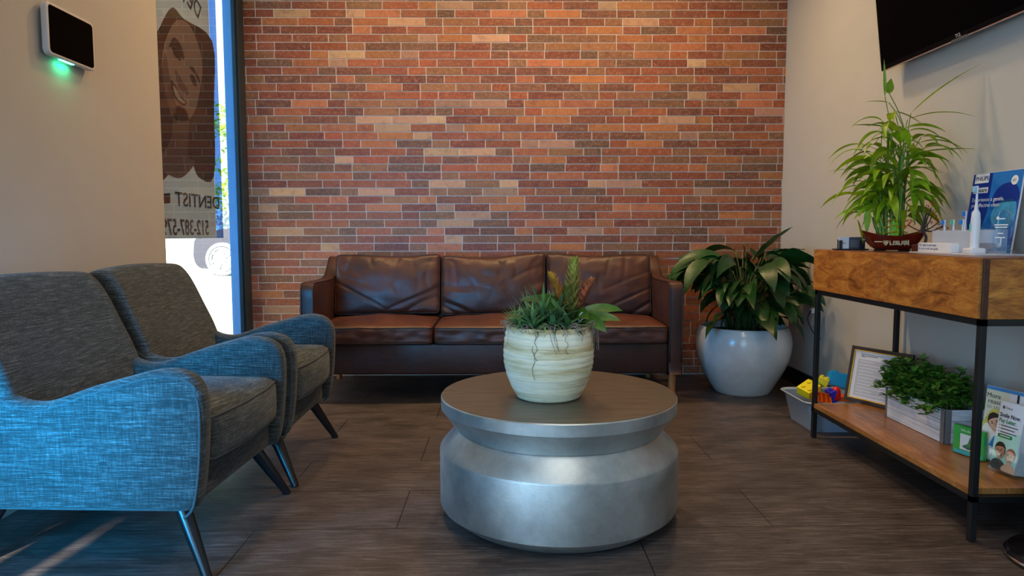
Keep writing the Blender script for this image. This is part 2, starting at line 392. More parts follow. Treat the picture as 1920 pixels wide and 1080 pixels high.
# ------------------------------------------------------------------ the room
XL, XR, YB, YF, ZC = -1.68, 1.84, 4.60, -2.0, 3.0
b = MB(); b.box((XL-0.25, YF-0.05, -0.1), (XR+0.2, YB+0.2, 0)); struct(b.build('floor', M_floor))
b = MB(); b.box((XL-0.25, YF-0.05, ZC), (XR+0.2, YB+0.2, ZC+0.1)); struct(b.build('ceiling', M_ceil))
b = MB(); b.box((XR, YF-0.05, 0), (XR+0.2, YB+0.2, ZC)); struct(b.build('wall_right', M_wallR))
b = MB(); b.box((XR-0.012, YF, 0), (XR, YB, 0.092)); b.box((XR-0.02, YF, 0), (XR-0.012, YB, 0.012)); struct(b.build('baseboard_right', M_black))
b = MB(); b.box((XL-0.02, YF-0.15, 0), (XR+0.2, YF-0.0, ZC)); struct(b.build('wall_front', M_wallR))
# brick wall with individually tinted slips in one mesh
b = MB(); b.mi = 0; b.box((XL-0.12, YB, 0), (XR, YB+0.12, ZC))
b.mi = 1
RH = 0.0518; HALF = 0.1163; G = 0.0062
pal = [(150, 74, 50), (132, 62, 46), (112, 58, 48), (104, 64, 54), (166, 92, 58), (176, 106, 66), (148, 66, 40), (126, 76, 60), (190, 150, 112), (160, 122, 96), (140, 84, 62), (118, 50, 36)]
wts = [5, 5, 4, 3, 3, 2.2, 4, 4, 1.5, 2, 4, 3]
pairs = [120, 180, 120, -60, 10, -50, 95, 200, 60, -20, 150, 30, 100, -70, 180, 0, 140, 70, -40, 110, 20, 190, 60, 130, -20, 90, 160, 10, 120, 50, 180]
ztop = 2.435
rb = random.Random(3)
def brickrow(zt, off):
    x = -1.213+off*0.000655-0.58*6; k = 0
    while x < XR:
        w = HALF if k % 3 == 0 else 2*HALF
        x0 = max(x, XL-0.02); x1 = min(x+w-G, XR-0.001)
        if x1-x0 > 0.004:
            c = rb.choices(pal, wts)[0]; c = srgb(c[0]*1.0, c[1]*(1.08 if c[1] < 100 else 0.97), c[2]*(0.88 if c[1] < 100 else 0.97)); j = rb.uniform(0.8, 1.22); b.col = tuple(min(1, q*j*rb.uniform(0.94, 1.06)) for q in c)
            d = YB-0.0025-rb.uniform(0, 0.0012)
            if zt < ZC and zt-RH+G > 0.0: b.box((x0, d, zt-RH+G), (x1, YB, zt))
        x += w; k += 1
for i in range(70):
    z = ztop-(i-10)*RH
    if z < 0.05: break
    pi_ = (i-10)
    pr = pairs[(pi_//2) % len(pairs)]; brickrow(z, pr+(180 if pi_ % 2 else 0))
struct(b.build('wall_back', [M_mortar, M_brick]))
# left wall : solid pier, then storefront bays toward the camera
b = MB(); b.box((XL-0.22, 1.5, 0), (XL, 3.47, ZC)); b.box((XL-0.02, -2.0, 1.75), (XL, 1.5, ZC))
b.box((XL-0.02, 0.45, 0), (XL, 1.5, 1.75)); b.box((XL-0.02, -0.95, 0), (XL, 0.05, 1.75)); b.box((XL-0.02, -2.0, 0), (XL, -1.35, 1.75))
b.box((XL-0.02, 0.05, 0.72), (XL, 0.45, 1.75)); b.box((XL-0.02, -1.35, 1.24), (XL, -0.95, 1.75))
struct(b.build('wall_left', M_wallL))
# window_1 in the corner: dark frame, glass
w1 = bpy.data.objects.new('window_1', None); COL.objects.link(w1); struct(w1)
b = MB(); b.rbox((XL-0.052, 4.41, 0), (XL+0.002, 4.465, ZC), 0.003); struct(b.build('window_frame', mat('stile_painted_daylight', srgb(24, 104, 176), 0.35, metal=0.2), w1))  # blue daylight on the stile's lit face is painted into its base colour
b = MB(); b.rbox((XL-0.05, 4.46, 0), (XL-0.02, 4.50, ZC), 0.003); b.rbox((XL-0.052, 4.495, 0), (XL+0.010, 4.598, ZC), 0.003)
b.rbox((XL-0.052, 3.47, 0), (XL-0.005, 4.41, 0.09), 0.003); b.rbox((XL-0.052, 3.47, 2.85), (XL-0.005, 4.41, ZC), 0.003)
b.rbox((XL-0.052, 3.46, 0), (XL-0.02, 3.50, ZC), 0.003)
o = struct(b.build('window_frame', M_alu, w1))
b = MB(); b.box((XL-0.034, 3.49, 0.08), (XL-0.030, 4.42, 2.87)); struct(b.build('window_pane', M_glass, w1))
# printed film on the glass seen from behind
gx = XL-0.0405
def PX(px, py):  # point of the glass plane behind a pixel
    d = rt*((px-960)/F)-up*((py-540)/F)+fw; k = gx/d.x; return Vector((0, d.y*k, H+d.z*k))
def gp(pts): return [PX(*p) for p in pts]
sg = thing('window_sign', 'printed grey film with a mirrored portrait and phone number on the corner window glass', 'window sign', (gx, 4.0, 0.9))
class Layer:
    n = 0
b = MB(); mats_s = [F_bg, F_hair, F_skin, F_skin2, F_dark, F_teeth, M_tint]
def lay(pts, mi, k):
    b.mi = mi; b.poly([(gx-0.0+0.0009*k, p.y, p.z) for p in gp(pts)])
yl, yr = 3.49, PX(402, 300).y; zb = PX(360, 447).z
def laybox(y0, y1, z0, z1, mi, k):
    b.mi = mi; x = gx+0.0009*k; b.poly([(x, y0, z0), (x, y1, z0), (x, y1, z1), (x, y0, z1)])
laybox(yl, PX(401, 300).y, zb, 2.85, 0, 0)
laybox(PX(401, 300).y+0.001, PX(414, 300).y, zb, 2.85, 6, 0)
lay(crom([(322, 14), (345, 36), (398, 78), (401, 200), (401, 330), (372, 332), (356, 300), (330, 315), (285, 330), (285, 100), (300, 50)], 4), 1, 1)
lay(crom([(332, 38), (352, 44), (370, 80), (379, 120), (376, 160), (366, 205), (350, 226), (330, 225), (318, 205), (308, 170), (303, 130), (306, 90), (318, 55)], 5), 2, 2)
lay(crom([(326, 200), (352, 215), (352, 290), (365, 305), (340, 333), (312, 325), (295, 300), (310, 280), (322, 250)], 5), 3, 2)
lay(crom([(303, 130), (310, 100), (318, 150), (330, 205), (318, 205), (308, 170)], 5), 3, 3)
lay(crom([(316, 88), (325, 70), (338, 84), (345, 110), (338, 108), (328, 88)], 5), 1, 3)
lay(crom([(321, 88), (330, 92), (338, 112), (334, 112), (326, 104)], 5), 4, 4)
lay(crom([(354, 126), (362, 126), (372, 145), (374, 158), (366, 142)], 5), 1, 3)
lay(crom([(355, 140), (362, 142), (368, 158), (365, 162), (358, 152)], 5), 4, 4)
lay(crom([(328, 130), (340, 150), (352, 170), (350, 178), (336, 166), (330, 150)], 5), 3, 3)
lay(crom([(319, 150), (328, 160), (338, 180), (349, 192), (344, 198), (334, 192), (324, 176)], 5), 1, 4)
lay(crom([(323, 160), (330, 168), (338, 184), (346, 192), (342, 194), (334, 188), (326, 176)], 5), 5, 5)
lay([(304, 363), (319, 362), (319, 381), (304, 382)], 4, 1)
b.norecalc = True
b.build('portrait_print', mats_s, sg)
def gtext(body, px0, py0, px1, py1, m=F_txt):
    a = PX(px0, py0); c = PX(px1, py1); h = abs(a.z-c.z)
    M = frame((gx+0.004, c.y, min(a.z, c.z)), (0, -1, 0), (0, 0, 1))
    o = text(body, h*1.38, M, m, sg, ext=0.0003, bold=0.012)
    ys = [v.co.y for v in o.data.vertices]; w = max(ys)-min(ys); k = (c.y-a.y)/w; 
    for v in o.data.vertices: v.co.y = c.y-(c.y-v.co.y)*k
gtext('DENTIST', 328, 358, 411, 392); gtext('512-387-579', 303, 408, 391, 440)
for ch, px, py, rr in (('D', 372, 38, 1.15), ('E', 358, 22, 1.15), ('N', 345, 8, 1.15), ('D', 383, 2, 1.15)):
    p = PX(px, py); u = Vector((0, -math.cos(rr-0.6), math.sin(rr-0.6))); v = Vector((0, math.sin(rr-0.6), math.cos(rr-0.6)))
    text(ch, 0.13, frame((gx+0.004, p.y, p.z), u, v), F_txt, sg, ext=0.0003)

# window_2, beside the near chair: mullions and blind in the left wall
w2 = bpy.data.objects.new('window_2', None); COL.objects.link(w2); struct(w2)
b = MB(); b.box((XL-0.03, 0.45, 0), (XL+0.002, 0.49, 1.75)); b.box((XL-0.03, 1.42, 0), (XL+0.002, 1.46, 1.75)); b.box((XL-0.03, 0.45, 1.71), (XL+0.002, 1.46, 1.75)); struct(b.build('window_frame', M_alu, w2))

# ------------------------------------------------------------------ outdoors
M_conc = mat('sunlit_concrete', srgb(214, 212, 206), 0.9, var=0.06, vscale=0.6)
b = MB(); b.box((-60, -20, -0.12), (XL-0.25, 80, -0.02)); struct(b.build('pavement', M_conc))
b = MB(); b.box((-30, 24, -0.02), (-2, 24.4, 2.35)); o = b.build('fence_wall', mat('pale_render', srgb(150, 165, 180), 0.9)); struct(o)
M_car = mat('dark_blue_car_paint', srgb(8, 18, 44), 0.5, metal=0.0)
M_tyre = mat('tyre_rubber', srgb(120, 128, 136), 0.6); M_rim = mat('alloy_rim', srgb(210, 214, 220), 0.3, metal=0.5)
car = thing('parked_car', 'dark blue car with pale alloy wheel parked outside beyond the corner window', 'car', (-4.6, 16.8, -0.02))
b = MB(); prof = crom([(-6.98, 0.28), (-7.02, 0.62), (-6.9, 0.86), (-6.2, 1.0), (-5.7, 1.05), (-5.0, 1.52), (-3.4, 1.58), (-2.7, 1.1), (-2.45, 0.9), (-2.45, 0.4), (-2.6, 0.24), (-4.5, 0.2), (-6.6, 0.22)], 4)
b.slab([(p.x, p.y) for p in prof], 15.97, 17.6, 0.08, lambda a, c, t: (a, t, c)); b.build('car_body', M_car, car, True, angle=50)
b = MB(); b.poly([(-5.5, 15.965, 1.06), (-3.1, 15.965, 1.08), (-3.5, 15.965, 1.46), (-4.9, 15.965, 1.42)]); b.build('side_window', M_dk, car)
for wx, wy in ((-6.43, 15.93), (-3.3, 15.93), (-6.43, 17.45), (-3.3, 17.45)):
    b = MB(); Mw = Matrix.Translation((wx, wy, 0.365)) @ Matrix.Rotation(PI/2, 4, 'X')
    b.lathe([(0.27, -0.05), (0.30, 0.06), (0.36, 0.06), (0.385, 0.03), (0.385, -0.17), (0.27, -0.17)], n=36, capb=False, M=Mw); wh = b.build('wheel', M_tyre, car, True, angle=50)
    b = MB(); b.lathe([(0.245, 0.03), (0.245, 0.05), (0.28, 0.055), (0.28, 0.03)], n=36, capb=False, M=Mw)
    for k in range(7):
        R_ = Mw @ Matrix.Rotation(2*PI*k/7, 4, 'Z'); b.box((-0.032, 0.03, 0.01), (0.032, 0.26, 0.045), R_)
    b.lathe([(0.07, 0.0), (0.07, 0.055), (0.01, 0.06)], n=16, M=Mw); b.lathe([(0.27, -0.02), (0.001, -0.02)], n=24, capb=False, M=Mw); b.build('rim', M_rim, wh)
M_tree = leafmat('sunny_tree_leaf', srgb(150, 190, 70), 0.6, 0.4, veins=False)
for tx, ty, sz, seed, lab in ((-9.3, 22.0, 1.0, 4, 'bright green tree seen in the clear strip of the corner window'),):
    tr = thing('tree', lab, 'tree', (tx, ty, -0.02)); rr = random.Random(seed)
    b = MB(); b.tube([(tx, ty, -0.02), (tx+0.1, ty, 1.5), (tx, ty, 3.2)], [0.18, 0.13, 0.08]); b.build('trunk', M_bark, tr)
    b = MB(); b.norecalc = True
    for k in range(2600):
        a = rr.uniform(0, 2*PI); ph = math.acos(rr.uniform(-1, 1)); r = rr.uniform(0.3, 1)**0.5
        p = Vector((tx+2.3*r*math.sin(ph)*math.cos(a), ty+2.0*r*math.sin(ph)*math.sin(a), 3.35+1.75*r*math.cos(ph)))
        if noise.noise(p*1.3) < -0.12: continue
        g = rr.uniform(0.5, 1.5); b.col = (g, g, g*0.8)
        b.leaf(p, (rr.uniform(-1, 1), rr.uniform(-1, 1), rr.uniform(-.6, .6)), 0.22, 0.13, n=2, shape='oval')
    o = b.build('foliage', M_tree, tr)

# ------------------------------------------------------------------ wall tablet
tb = thing('wall_tablet', 'white rimmed black wall tablet glowing green beneath on the left wall', 'tablet', (XL, 2.74, 1.69))
def roundrect(x0, y0, x1, y1, r, k=6):
    out = []
    for cx, cy, a in ((x1-r, y0+r, -PI/2), (x1-r, y1-r, 0), (x0+r, y1-r, PI/2), (x0+r, y0+r, PI)):
        for i in range(k+1): out.append((cx+r*math.cos(a+PI/2*i/k), cy+r*math.sin(a+PI/2*i/k)))
    return out
TY0, TY1, TZ0, TZ1 = 2.585, 2.875, 1.60, 1.79
b = MB(); b.slab(roundrect(TY0, TZ0, TY1, TZ1, 0.022), XL+0.012, XL+0.036, 0.005, lambda a, c, t: (t, a, c)); b.build('casing', mat('tablet_white', srgb(215, 205, 198), 0.4), tb, True, angle=50)
b = MB(); b.slab(roundrect(TY0+0.010, TZ0+0.010, TY1-0.010, TZ1-0.010, 0.014), XL+0.03, XL+0.037, 0.001, lambda a, c, t: (t, a, c)); b.build('screen', mat('tablet_screen', (0.002, 0.002, 0.002), 0.15, spec=0.15), tb)
b = MB(); b.box((XL, TY0+0.03, TZ0+0.02), (XL+0.013, TY1-0.03, TZ1-0.02)); b.build('mount', M_black, tb)
b = MB(); b.box((XL+0.016, TY0+0.085, TZ0-0.002), (XL+0.026, TY0+0.165, TZ0+0.001)); b.build('status_light', mat('green_led', (0.02, 0.8, 0.35), 0.4, emit=(0.05, 1.0, 0.5), es=20), tb)

# ------------------------------------------------------------------ armchairs
def make_armchair():
    r = thing('armchair', '', 'armchair', (-1.15, 2.18, 0))
    X = lambda x: x+1.15
    W = 0.325; T = 0.062
    fm = lambda a, c, t: (a, t, c)
    crest = [(-1.41, 0.60), (-1.36, 0.532), (-1.30, 0.496), (-1.235, 0.489), (-1.17, 0.507), (-1.10, 0.532), (-1.0, 0.560), (-0.92, 0.580), (-0.86, 0.582), (-0.815, 0.565), (-0.79, 0.53), (-0.782, 0.47), (-0.790, 0.33), (-0.808, 0.225), (-0.835, 0.192), (-0.90, 0.188)]
    prof = crom([(X(a), c) for a, c in crest], 4, closed=False)
    prof = [(p.x, p.y) for p in prof]+[(X(-1.50), 0.188), (X(-1.52), 0.25), (X(-1.57), 0.50), (X(-1.565), 0.62), (X(-1.50), 0.68)]
    prof = prof[::-1]
    for s in (-1, 1):
        b = MB(); t0, t1 = (-W, -W+T) if s < 0 else (W-T, W)
        b.slab(prof, t0, t1, 0.022, fm, 5); arm = b.build('arm', M_fabric, r, True, world=False, angle=60)
        b = MB(); yy = s*(W-0.004)
        pts = crom([(X(a), yy, c-0.006) for a, c in crest[:-1]], 4, closed=False)
        pts = [Vector((p.x-0.012*(1 if p.z < 0.54 and p.x > 0.3 else 0), p.y, p.z-0.012)) for p in pts]
        b.tube(pts, 0.0042, 6); b.build('piping', M_pip_fab, arm, True, world=False)
    # backrest
    bp = crom([(-1.30, 0.34), (-1.315, 0.47), (-1.335, 0.545), (-1.375, 0.64), (-1.415, 0.735), (-1.445, 0.785), (-1.475, 0.810), (-1.52, 0.812), (-1.56, 0.79), (-1.585, 0.74), (-1.575, 0.55), (-1.52, 0.25), (-1.50, 0.20), (-1.42, 0.20), (-1.34, 0.22)], 4)
    bp = [(X(p.x), p.y) for p in bp]
    def bm_(a, c, t):
        k = max(0, (c-0.45)/0.36); w = t*(1-0.05*k*k); q = (1-(t/W)**2)
        wing = max(0.0, abs(t)/W-0.75)/0.25
        return (a-0.022*q*max(0, k)+0.012*wing*wing*(1-min(1, k)), w, c+0.012*q*max(0, k))
    b = MB()
    n = len(bp); st = []
    b2 = MB(); b2.slab(bp, -W+0.004, W-0.004, 0.032, lambda a, c, t: (a, t, c), 5)
    # refine across width
    bm = bmesh.new(); me_v = [bm.verts.new(v) for v in b2.v]
    for f in b2.f:
        try: bm.faces.new([me_v[i] for i in f])
        except ValueError: pass
    long_e = [e for e in bm.edges if abs(e.verts[0].co.y-e.verts[1].co.y) > 0.3]
    bmesh.ops.subdivide_edges(bm, edges=long_e, cuts=14, use_grid_fill=False)
    for v in bm.verts: v.co = Vector(bm_(v.co.x, v.co.z, v.co.y))
    b.bm(bm); b.build('backrest', M_fabric, r, True, world=False, angle=60)
    # seat frame
    b = MB(); b.rbox((X(-1.50), -W+0.05, 0.188), (X(-0.835), W-0.05, 0.30), 0.022, n=4); b.build('seat_frame', M_fabric, r, True, world=False, angle=60)
    # cushion
    hx, hy, hz = 0.255, W-T-0.003, 0.078; cx, cz = X(-1.055), 0.372
    def cf(p, off=0.0):
        rr = 0.035; q = Vector((p.x*hx, p.y*hy, p.z*hz)); inn = Vector([max(-h+rr, min(h-rr, a)) for a, h in zip(q, (hx, hy, hz))])
        d = q-inn; 
        if d.length > 1e-6: d = d.normalized()*(rr+off)
        q = inn+d
        u, v = q.x/hx, q.y/hy
        q.z += 0.022*(1-u*u)*(1-v*v)*(1 if q.z > 0 else 0.2)
        q.x += 0.040*(1-v*v)*max(0, u)**3*(1-0.5*(q.z/hz)**2) if u > 0 else 0
        return (q.x+cx, q.y, q.z+cz)
    b = MB(); b.cushion(cf, 20); cu = b.build('seat_cushion', M_fabric, r, True, world=False, angle=70)
    b = MB(); loop = [(-1+2*i/20, -1) for i in range(20)]+[(1, -1+2*i/20) for i in range(20)]+[(1-2*i/20, 1) for i in range(20)]+[(-1, 1-2*i/20) for i in range(20)]
    b.tube([cf(Vector((u, v, 0.82)), 0.001) for u, v in loop], 0.0042, 6, closed=True); b.build('piping', M_pip_fab, cu, True, world=False)
    b = MB(); b.tube([cf(Vector((u, v, -0.80)), 0.0) for u, v in loop], 0.0035, 6, closed=True); b.build('piping', M_pip_fab, cu, True, world=False)
    for sx, sy in ((1, -1), (1, 1), (-1, -1), (-1, 1)):
        b = MB()
        if sx > 0: top, ft = (X(-0.895), sy*(W-0.075), 0.20), (X(-0.792), sy*(W-0.012), 0)
        else: top, ft = (X(-1.40), sy*(W-0.075), 0.21), (X(-1.50), sy*(W-0.03), 0)
        b.tube([top, tuple((a+c)/2 for a, c in zip(top, ft)), ft], [0.024, 0.019, 0.013], 14); b.build('leg', M_blackwood, r, True, world=False, angle=50)
    return r
ch1 = make_armchair(); ch1.location = (-1.165, 2.185, 0); ch1.rotation_euler = (0, 0, math.radians(-2.5))
ch1['label'] = 'nearer charcoal tweed armchair with its blue-lit side facing the viewer'; ch1['group'] = 'charcoal armchairs along the left wall'
def copy_tree(o, parent=None):
    c = o.copy(); COL.objects.link(c)
    if parent: c.parent = parent
    for k in [x for x in o.children]: copy_tree(k, c)
    return c
bpy.context.view_layer.update()
ch2 = copy_tree(ch1); ch2.location = (-1.145, 2.868, 0); ch2.rotation_euler = (0, 0, 0)
ch2['label'] = 'farther charcoal tweed armchair, between the near one and the corner window'

# ------------------------------------------------------------------ sofa
SX0, SX1, SY0, SY1 = -1.127, 0.995, 3.82, 4.565
so = thing('sofa', 'long brown leather three-seat sofa against the brick wall', 'sofa', (-0.066, 4.2, 0))
AT = 0.075
prof = crom([(3.822, 0.19), (3.820, 0.40), (3.822, 0.60), (3.832, 0.655), (3.87, 0.675), (4.05, 0.672), (4.24, 0.672), (4.32, 0.682), (4.38, 0.71), (4.44, 0.765), (4.48, 0.795), (4.53, 0.80), (4.563, 0.785), (4.565, 0.70), (4.565, 0.4), (4.563, 0.19), (4.55, 0.158), (4.2, 0.157), (3.84, 0.158)], 4)[::-1]
prof = [(p.x, p.y) for p in prof]
for s in (0, 1):
    x0, x1 = (SX0, SX0+AT) if s == 0 else (SX1-AT, SX1)
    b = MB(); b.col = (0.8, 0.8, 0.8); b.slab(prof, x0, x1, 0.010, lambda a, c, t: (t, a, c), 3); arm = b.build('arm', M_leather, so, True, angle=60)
    for xx in (x0+0.004, x1-0.004):
        b = MB(); pts = [Vector((xx, p[0]*0.9985+0.0063, p[1]-0.002)) for p in prof[::-1] if p[1] > 0.19]
        pts = [p for p in pts if p.z > 0.19 and not (p.y > 4.55)]
        pts = pts if len(pts) < 3 else pts
        pts = [p for p in pts if p.z > 0.2]; pts.sort(key=lambda p: (p.y > 3.835, p.z if p.y <= 3.835 else 0, p.y))
        b.tube(pts, 0.0045, 6); b.build('piping', M_leadark, arm, True)
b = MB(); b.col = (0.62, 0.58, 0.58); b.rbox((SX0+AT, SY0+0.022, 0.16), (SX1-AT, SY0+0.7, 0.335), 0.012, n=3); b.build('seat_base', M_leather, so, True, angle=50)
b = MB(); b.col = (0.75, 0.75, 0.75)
bp = crom([(4.40, 0.30), (4.43, 0.55), (4.455, 0.74), (4.48, 0.782), (4.52, 0.795), (4.558, 0.78), (4.565, 0.7), (4.565, 0.3), (4.55, 0.2), (4.42, 0.2)], 4)
b.slab([(p.x, p.y) for p in bp][::-1] if False else [(p.x, p.y) for p in bp], SX0+AT-0.002, SX1-AT+0.002, 0.006, lambda a, c, t: (t, a, c), 2); b.build('back_frame', M_leather, so, True, angle=60)
IW = (SX1-SX0-2*AT); CW = IW/3
def cushion_fn(c, h, rr, crown, ax, wr, seed, tilt=0.0, sag=0.0):
    sd = Vector((seed*7.3, seed*3.1, seed*1.7)); Rm = Matrix.Rotation(tilt, 3, 'X')
    def fn(p, off=0.0):
        q = Vector((p.x*h[0], p.y*h[1], p.z*h[2])); inn = Vector([max(-hh+rr, min(hh-rr, a)) for a, hh in zip(q, h)]); d = q-inn
        nn = d.normalized() if d.length > 1e-6 else Vector((0, 0, 0)); q = inn+nn*(rr+off)
        u, v, w = q.x/h[0], q.y/h[1], q.z/h[2]
        if ax == 2:
            k = (1-u*u)*(1-v*v); q.z += crown*k*(1 if w > 0 else 0.0)+sag*0
            wk = wr*k*0.5+wr*0.25
            fld = noise.noise(Vector((q.x*9, q.y*5, q.z*3))+sd)
            q.z += wk*fld*(1 if w > 0 else 0)
            if v < -0.8: q.y += wr*0.9*noise.noise(Vector((q.x*22, 0, q.z*26))+sd)*(1-w*w)
            q.y -= 0.012*(1-u*u)*(1 if v < -0.5 else 0)
        else:
            k = max(0, 1-u*u)*max(0, 1-w*w); 
            if v < 0: q.y -= crown*(k**0.6)
            # drape: diagonal folds gathering to lower corners and top seam
            if v < -0.2:
                cl = Vector((-1.1, 0, -0.2)); g1 = math.atan2(w+0.1+0.3*abs(u), u+1.3)
                r1 = abs(noise.noise(Vector((u*0.5, w*1.7-abs(u)*1.5, seed*2.3))+sd)); r2 = abs(noise.noise(Vector((u*3.4, w*0.8, 3.3))+sd))
                low = max(0, 0.5-w*0.6); hi = max(0, 0.5+w*0.6)
                q.y += wr*(1.5*low*(0.5-min(0.5, r1*3.2))*min(1, 0.25+abs(u)*1.1)+0.7*hi*(0.5-min(0.5, r2*3.0)))*1.2
                q.y += wr*0.35*noise.noise(Vector((u*4, w*3, 1))+sd)
            if w > 0.6: q.z -= sag*math.exp(-((u-0.25*math.sin(seed*2))*1.6)**2)*(w-0.6)/0.4
            q.z += 0.010*u*math.sin(seed*1.7)
        q = Rm @ q
        return (q.x+c[0], q.y+c[1], q.z+c[2])
    return fn
for i in range(3):
    cx = SX0+AT+CW*(i+0.5)
    h = (CW/2-0.003, 0.262, 0.052); c = (cx, 4.083, 0.382)
    fn = cushion_fn(c, h, 0.022, 0.032, 2, 0.012, i+1)
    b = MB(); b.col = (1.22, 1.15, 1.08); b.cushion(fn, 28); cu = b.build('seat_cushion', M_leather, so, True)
    n = 24; loop = [(-1+2*k/n, -1) for k in range(n)]+[(1, -1+2*k/n) for k in range(n)]+[(1-2*k/n, 1) for k in range(n)]+[(-1, 1-2*k/n) for k in range(n)]
    for w_ in (0.86, -0.86):
        b = MB(); b.tube([fn(Vector((u, v, w_)), 0.0) for u, v in loop], 0.004, 6, closed=True); b.build('piping', M_leadark, cu, True)
    h = (CW/2-0.002, 0.062, 0.193); c = (cx, 4.365, 0.625)
    fn = cushion_fn(c, h, 0.028, 0.052, 1, 0.014, i+4, math.radians(-13), 0.020+0.01*(i == 1))
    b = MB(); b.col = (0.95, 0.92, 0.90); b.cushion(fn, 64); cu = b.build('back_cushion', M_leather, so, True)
    n = 40; loop = [(-1+2*k/n, -1) for k in range(n)]+[(1, -1+2*k/n) for k in range(n)]+[(1-2*k/n, 1) for k in range(n)]+[(-1, 1-2*k/n) for k in range(n)]
    b = MB(); b.tube([fn(Vector((u, -0.92, w)), 0.001) for u, w in loop], 0.0042, 6, closed=True); b.build('piping', M_leadark, cu, True)
for x in (SX0+0.045, SX1-0.045):
    for y in (SY0+0.045, SY1-0.06):
        b = MB(); b.tube([(x, y, 0.165), (x, y, 0.0)], [0.023, 0.017], 16); b.build('leg', M_legwood, so, True, angle=50)

# ------------------------------------------------------------------ coffee table
TC = (0.183, 2.326)
ct = thing('coffee_table', 'round silver metal-clad drum coffee table in the middle of the floor', 'coffee table', (TC[0], TC[1], 0))
b = MB(); b.lathe([(0.346, 0.300), (0.394, 0.366), (0.397, 0.370), (0.397, 0.405), (0.394, 0.4085)], (*TC, 0), 128, capb=False); b.build('top_rim', M_metal, ct, True, angle=25)
b = MB(); b.lathe([(0.394, 0.40), (0.394, 0.4095), (0.39, 0.410)], (*TC, 0), 128, capt=True); b.build('tabletop', M_tabletop, ct, True, angle=25)
b = MB(); b.lathe([(0.352, 0.008), (0.399, 0.045), (0.402, 0.050), (0.402, 0.228), (0.399, 0.236), (0.343, 0.298), (0.343, 0.304)], (*TC, 0), 128, capb=False); b.build('drum', M_metal, ct, True, angle=25)
b = MB(); b.lathe([(0.345, 0.0), (0.345, 0.012)], (*TC, 0), 96, capt=True); b.build('plinth', M_iron, ct, True, angle=30)

# ------------------------------------------------------------------ planter on the coffee table
PC = (0.146, 2.262); zt = 0.410
pp = thing('potted_arrangement', 'cream ribbed pot of succulents and a bromeliad on the round metal table', 'potted plant', (*PC, zt))
prof = [(0.094, 0), (0.104, 0.004), (0.122, 0.035), (0.138, 0.075), (0.147, 0.115), (0.149, 0.15), (0.146, 0.19), (0.140, 0.222), (0.136, 0.236), (0.131, 0.240), (0.127, 0.234), (0.127, 0.215)]
pr2 = []
for i in range(len(prof)-1):
    for k in range(6):
        t_ = k/6; r = prof[i][0]*(1-t_)+prof[i+1][0]*t_; z = prof[i][1]*(1-t_)+prof[i+1][1]*t_
        if 0.01 < z < 0.23 and i < 9: r += 0.0014*math.sin(z*330)*(0.4+0.6*abs(noise.noise(Vector((0, 0, z*25)))))*(1.6 if z > 0.1 else 0.5)
        pr2.append((r, z))
pr2.append(prof[-1])
b = MB(); b.lathe(pr2, (*PC, zt), 96); b.build('pot', M_cream, pp, True, angle=60)
b = MB(); b.lathe([(0.001, 0.222), (0.127, 0.222)], (*PC, zt), 48, capb=False); b.build('soil', M_soil, pp)
ra = random.Random(11)
def P3(a, r, z): return Vector((PC[0]+r*math.cos(a), PC[1]+r*math.sin(a), zt+z))
b = MB(); b.norecalc = True
for (ox, oy, oz, ln, cnt, gg, ww) in ((-0.095, -0.055, 0.238, 0.065, 46, 1.1, 0.007), (-0.055, -0.075, 0.235, 0.075, 34, 0.9, 0.010), (-0.02, -0.04, 0.25, 0.10, 40, 0.8, 0.011), (-0.06, 0.02, 0.25, 0.085, 34, 0.9, 0.008), (0.01, -0.09, 0.235, 0.07, 26, 0.7, 0.016), (0.055, -0.085, 0.235, 0.055, 20, 0.75, 0.016), (0.03, -0.02, 0.25, 0.1, 24, 0.7, 0.02), (-0.105, 0.01, 0.235, 0.06, 30, 1.0, 0.006)):
    for k in range(cnt):
        a = ra.uniform(0, 2*PI); e = ra.uniform(0.1, 1.4); g = gg*ra.uniform(0.55, 1.35); b.col = (g*ra.uniform(.8, 1.1), g, g*ra.uniform(0.7, 1.3))
        b.leaf((PC[0]+ox, PC[1]+oy, zt+oz), (math.cos(a)*math.cos(e), math.sin(a)*math.cos(e), math.sin(e)), ln*ra.uniform(0.9, 1.55), ww*1.35, ra.uniform(0.2, 1.2), 6, 0.6, 'point' if ww < 0.009 else 'lance')
b.build('succulents', M_succ, pp, True)
# bromeliad
bc = Vector((PC[0]+0.075, PC[1]+0.005, zt+0.235)); b = MB(); b.norecalc = True
for a, e, ln, w, dr, g in ((3.25, 1.05, 0.21, 0.042, 1.7, 0.8), (3.6, 0.95, 0.19, 0.048, 1.8, 1.1), (3.5, 1.1, 0.16, 0.05, 1.2, 1.2), (-2.3, 1.1, 0.16, 0.05, 1.9, 0.9), (3.6, 0.4, 0.14, 0.05, 0.9, 0.6), (0.1, 0.75, 0.19, 0.045, 1.2, 1.5), (-0.25, 0.55, 0.17, 0.042, 1.0, 1.4), (0.4, 0.3, 0.14, 0.04, 0.6, 0.9), (-1.2, 0.9, 0.14, 0.05, 1.6, 0.9), (-2.0, 0.7, 0.15, 0.052, 1.6, 0.7), (-0.7, 0.6, 0.15, 0.05, 1.6, 1.1), (-1.6, 0.5, 0.12, 0.05, 1.3, 0.8), (1.5, 0.5, 0.12, 0.05, 1.0, 0.6), (2.3, 0.5, 0.12, 0.05, 1.0, 0.6), (-2.6, 0.8, 0.14, 0.05, 1.4, 0.8), (-0.1, 0.2, 0.11, 0.03, 0.3, 1.3)):
    b.col = (g*1.05, g, g*0.7); b.leaf(bc, (math.cos(a)*math.cos(e), math.sin(a)*math.cos(e), math.sin(e)), ln, w*1.1, dr, 9, 0.25, 'strap', 0.9 if math.cos(a) > 0 else -0.9)
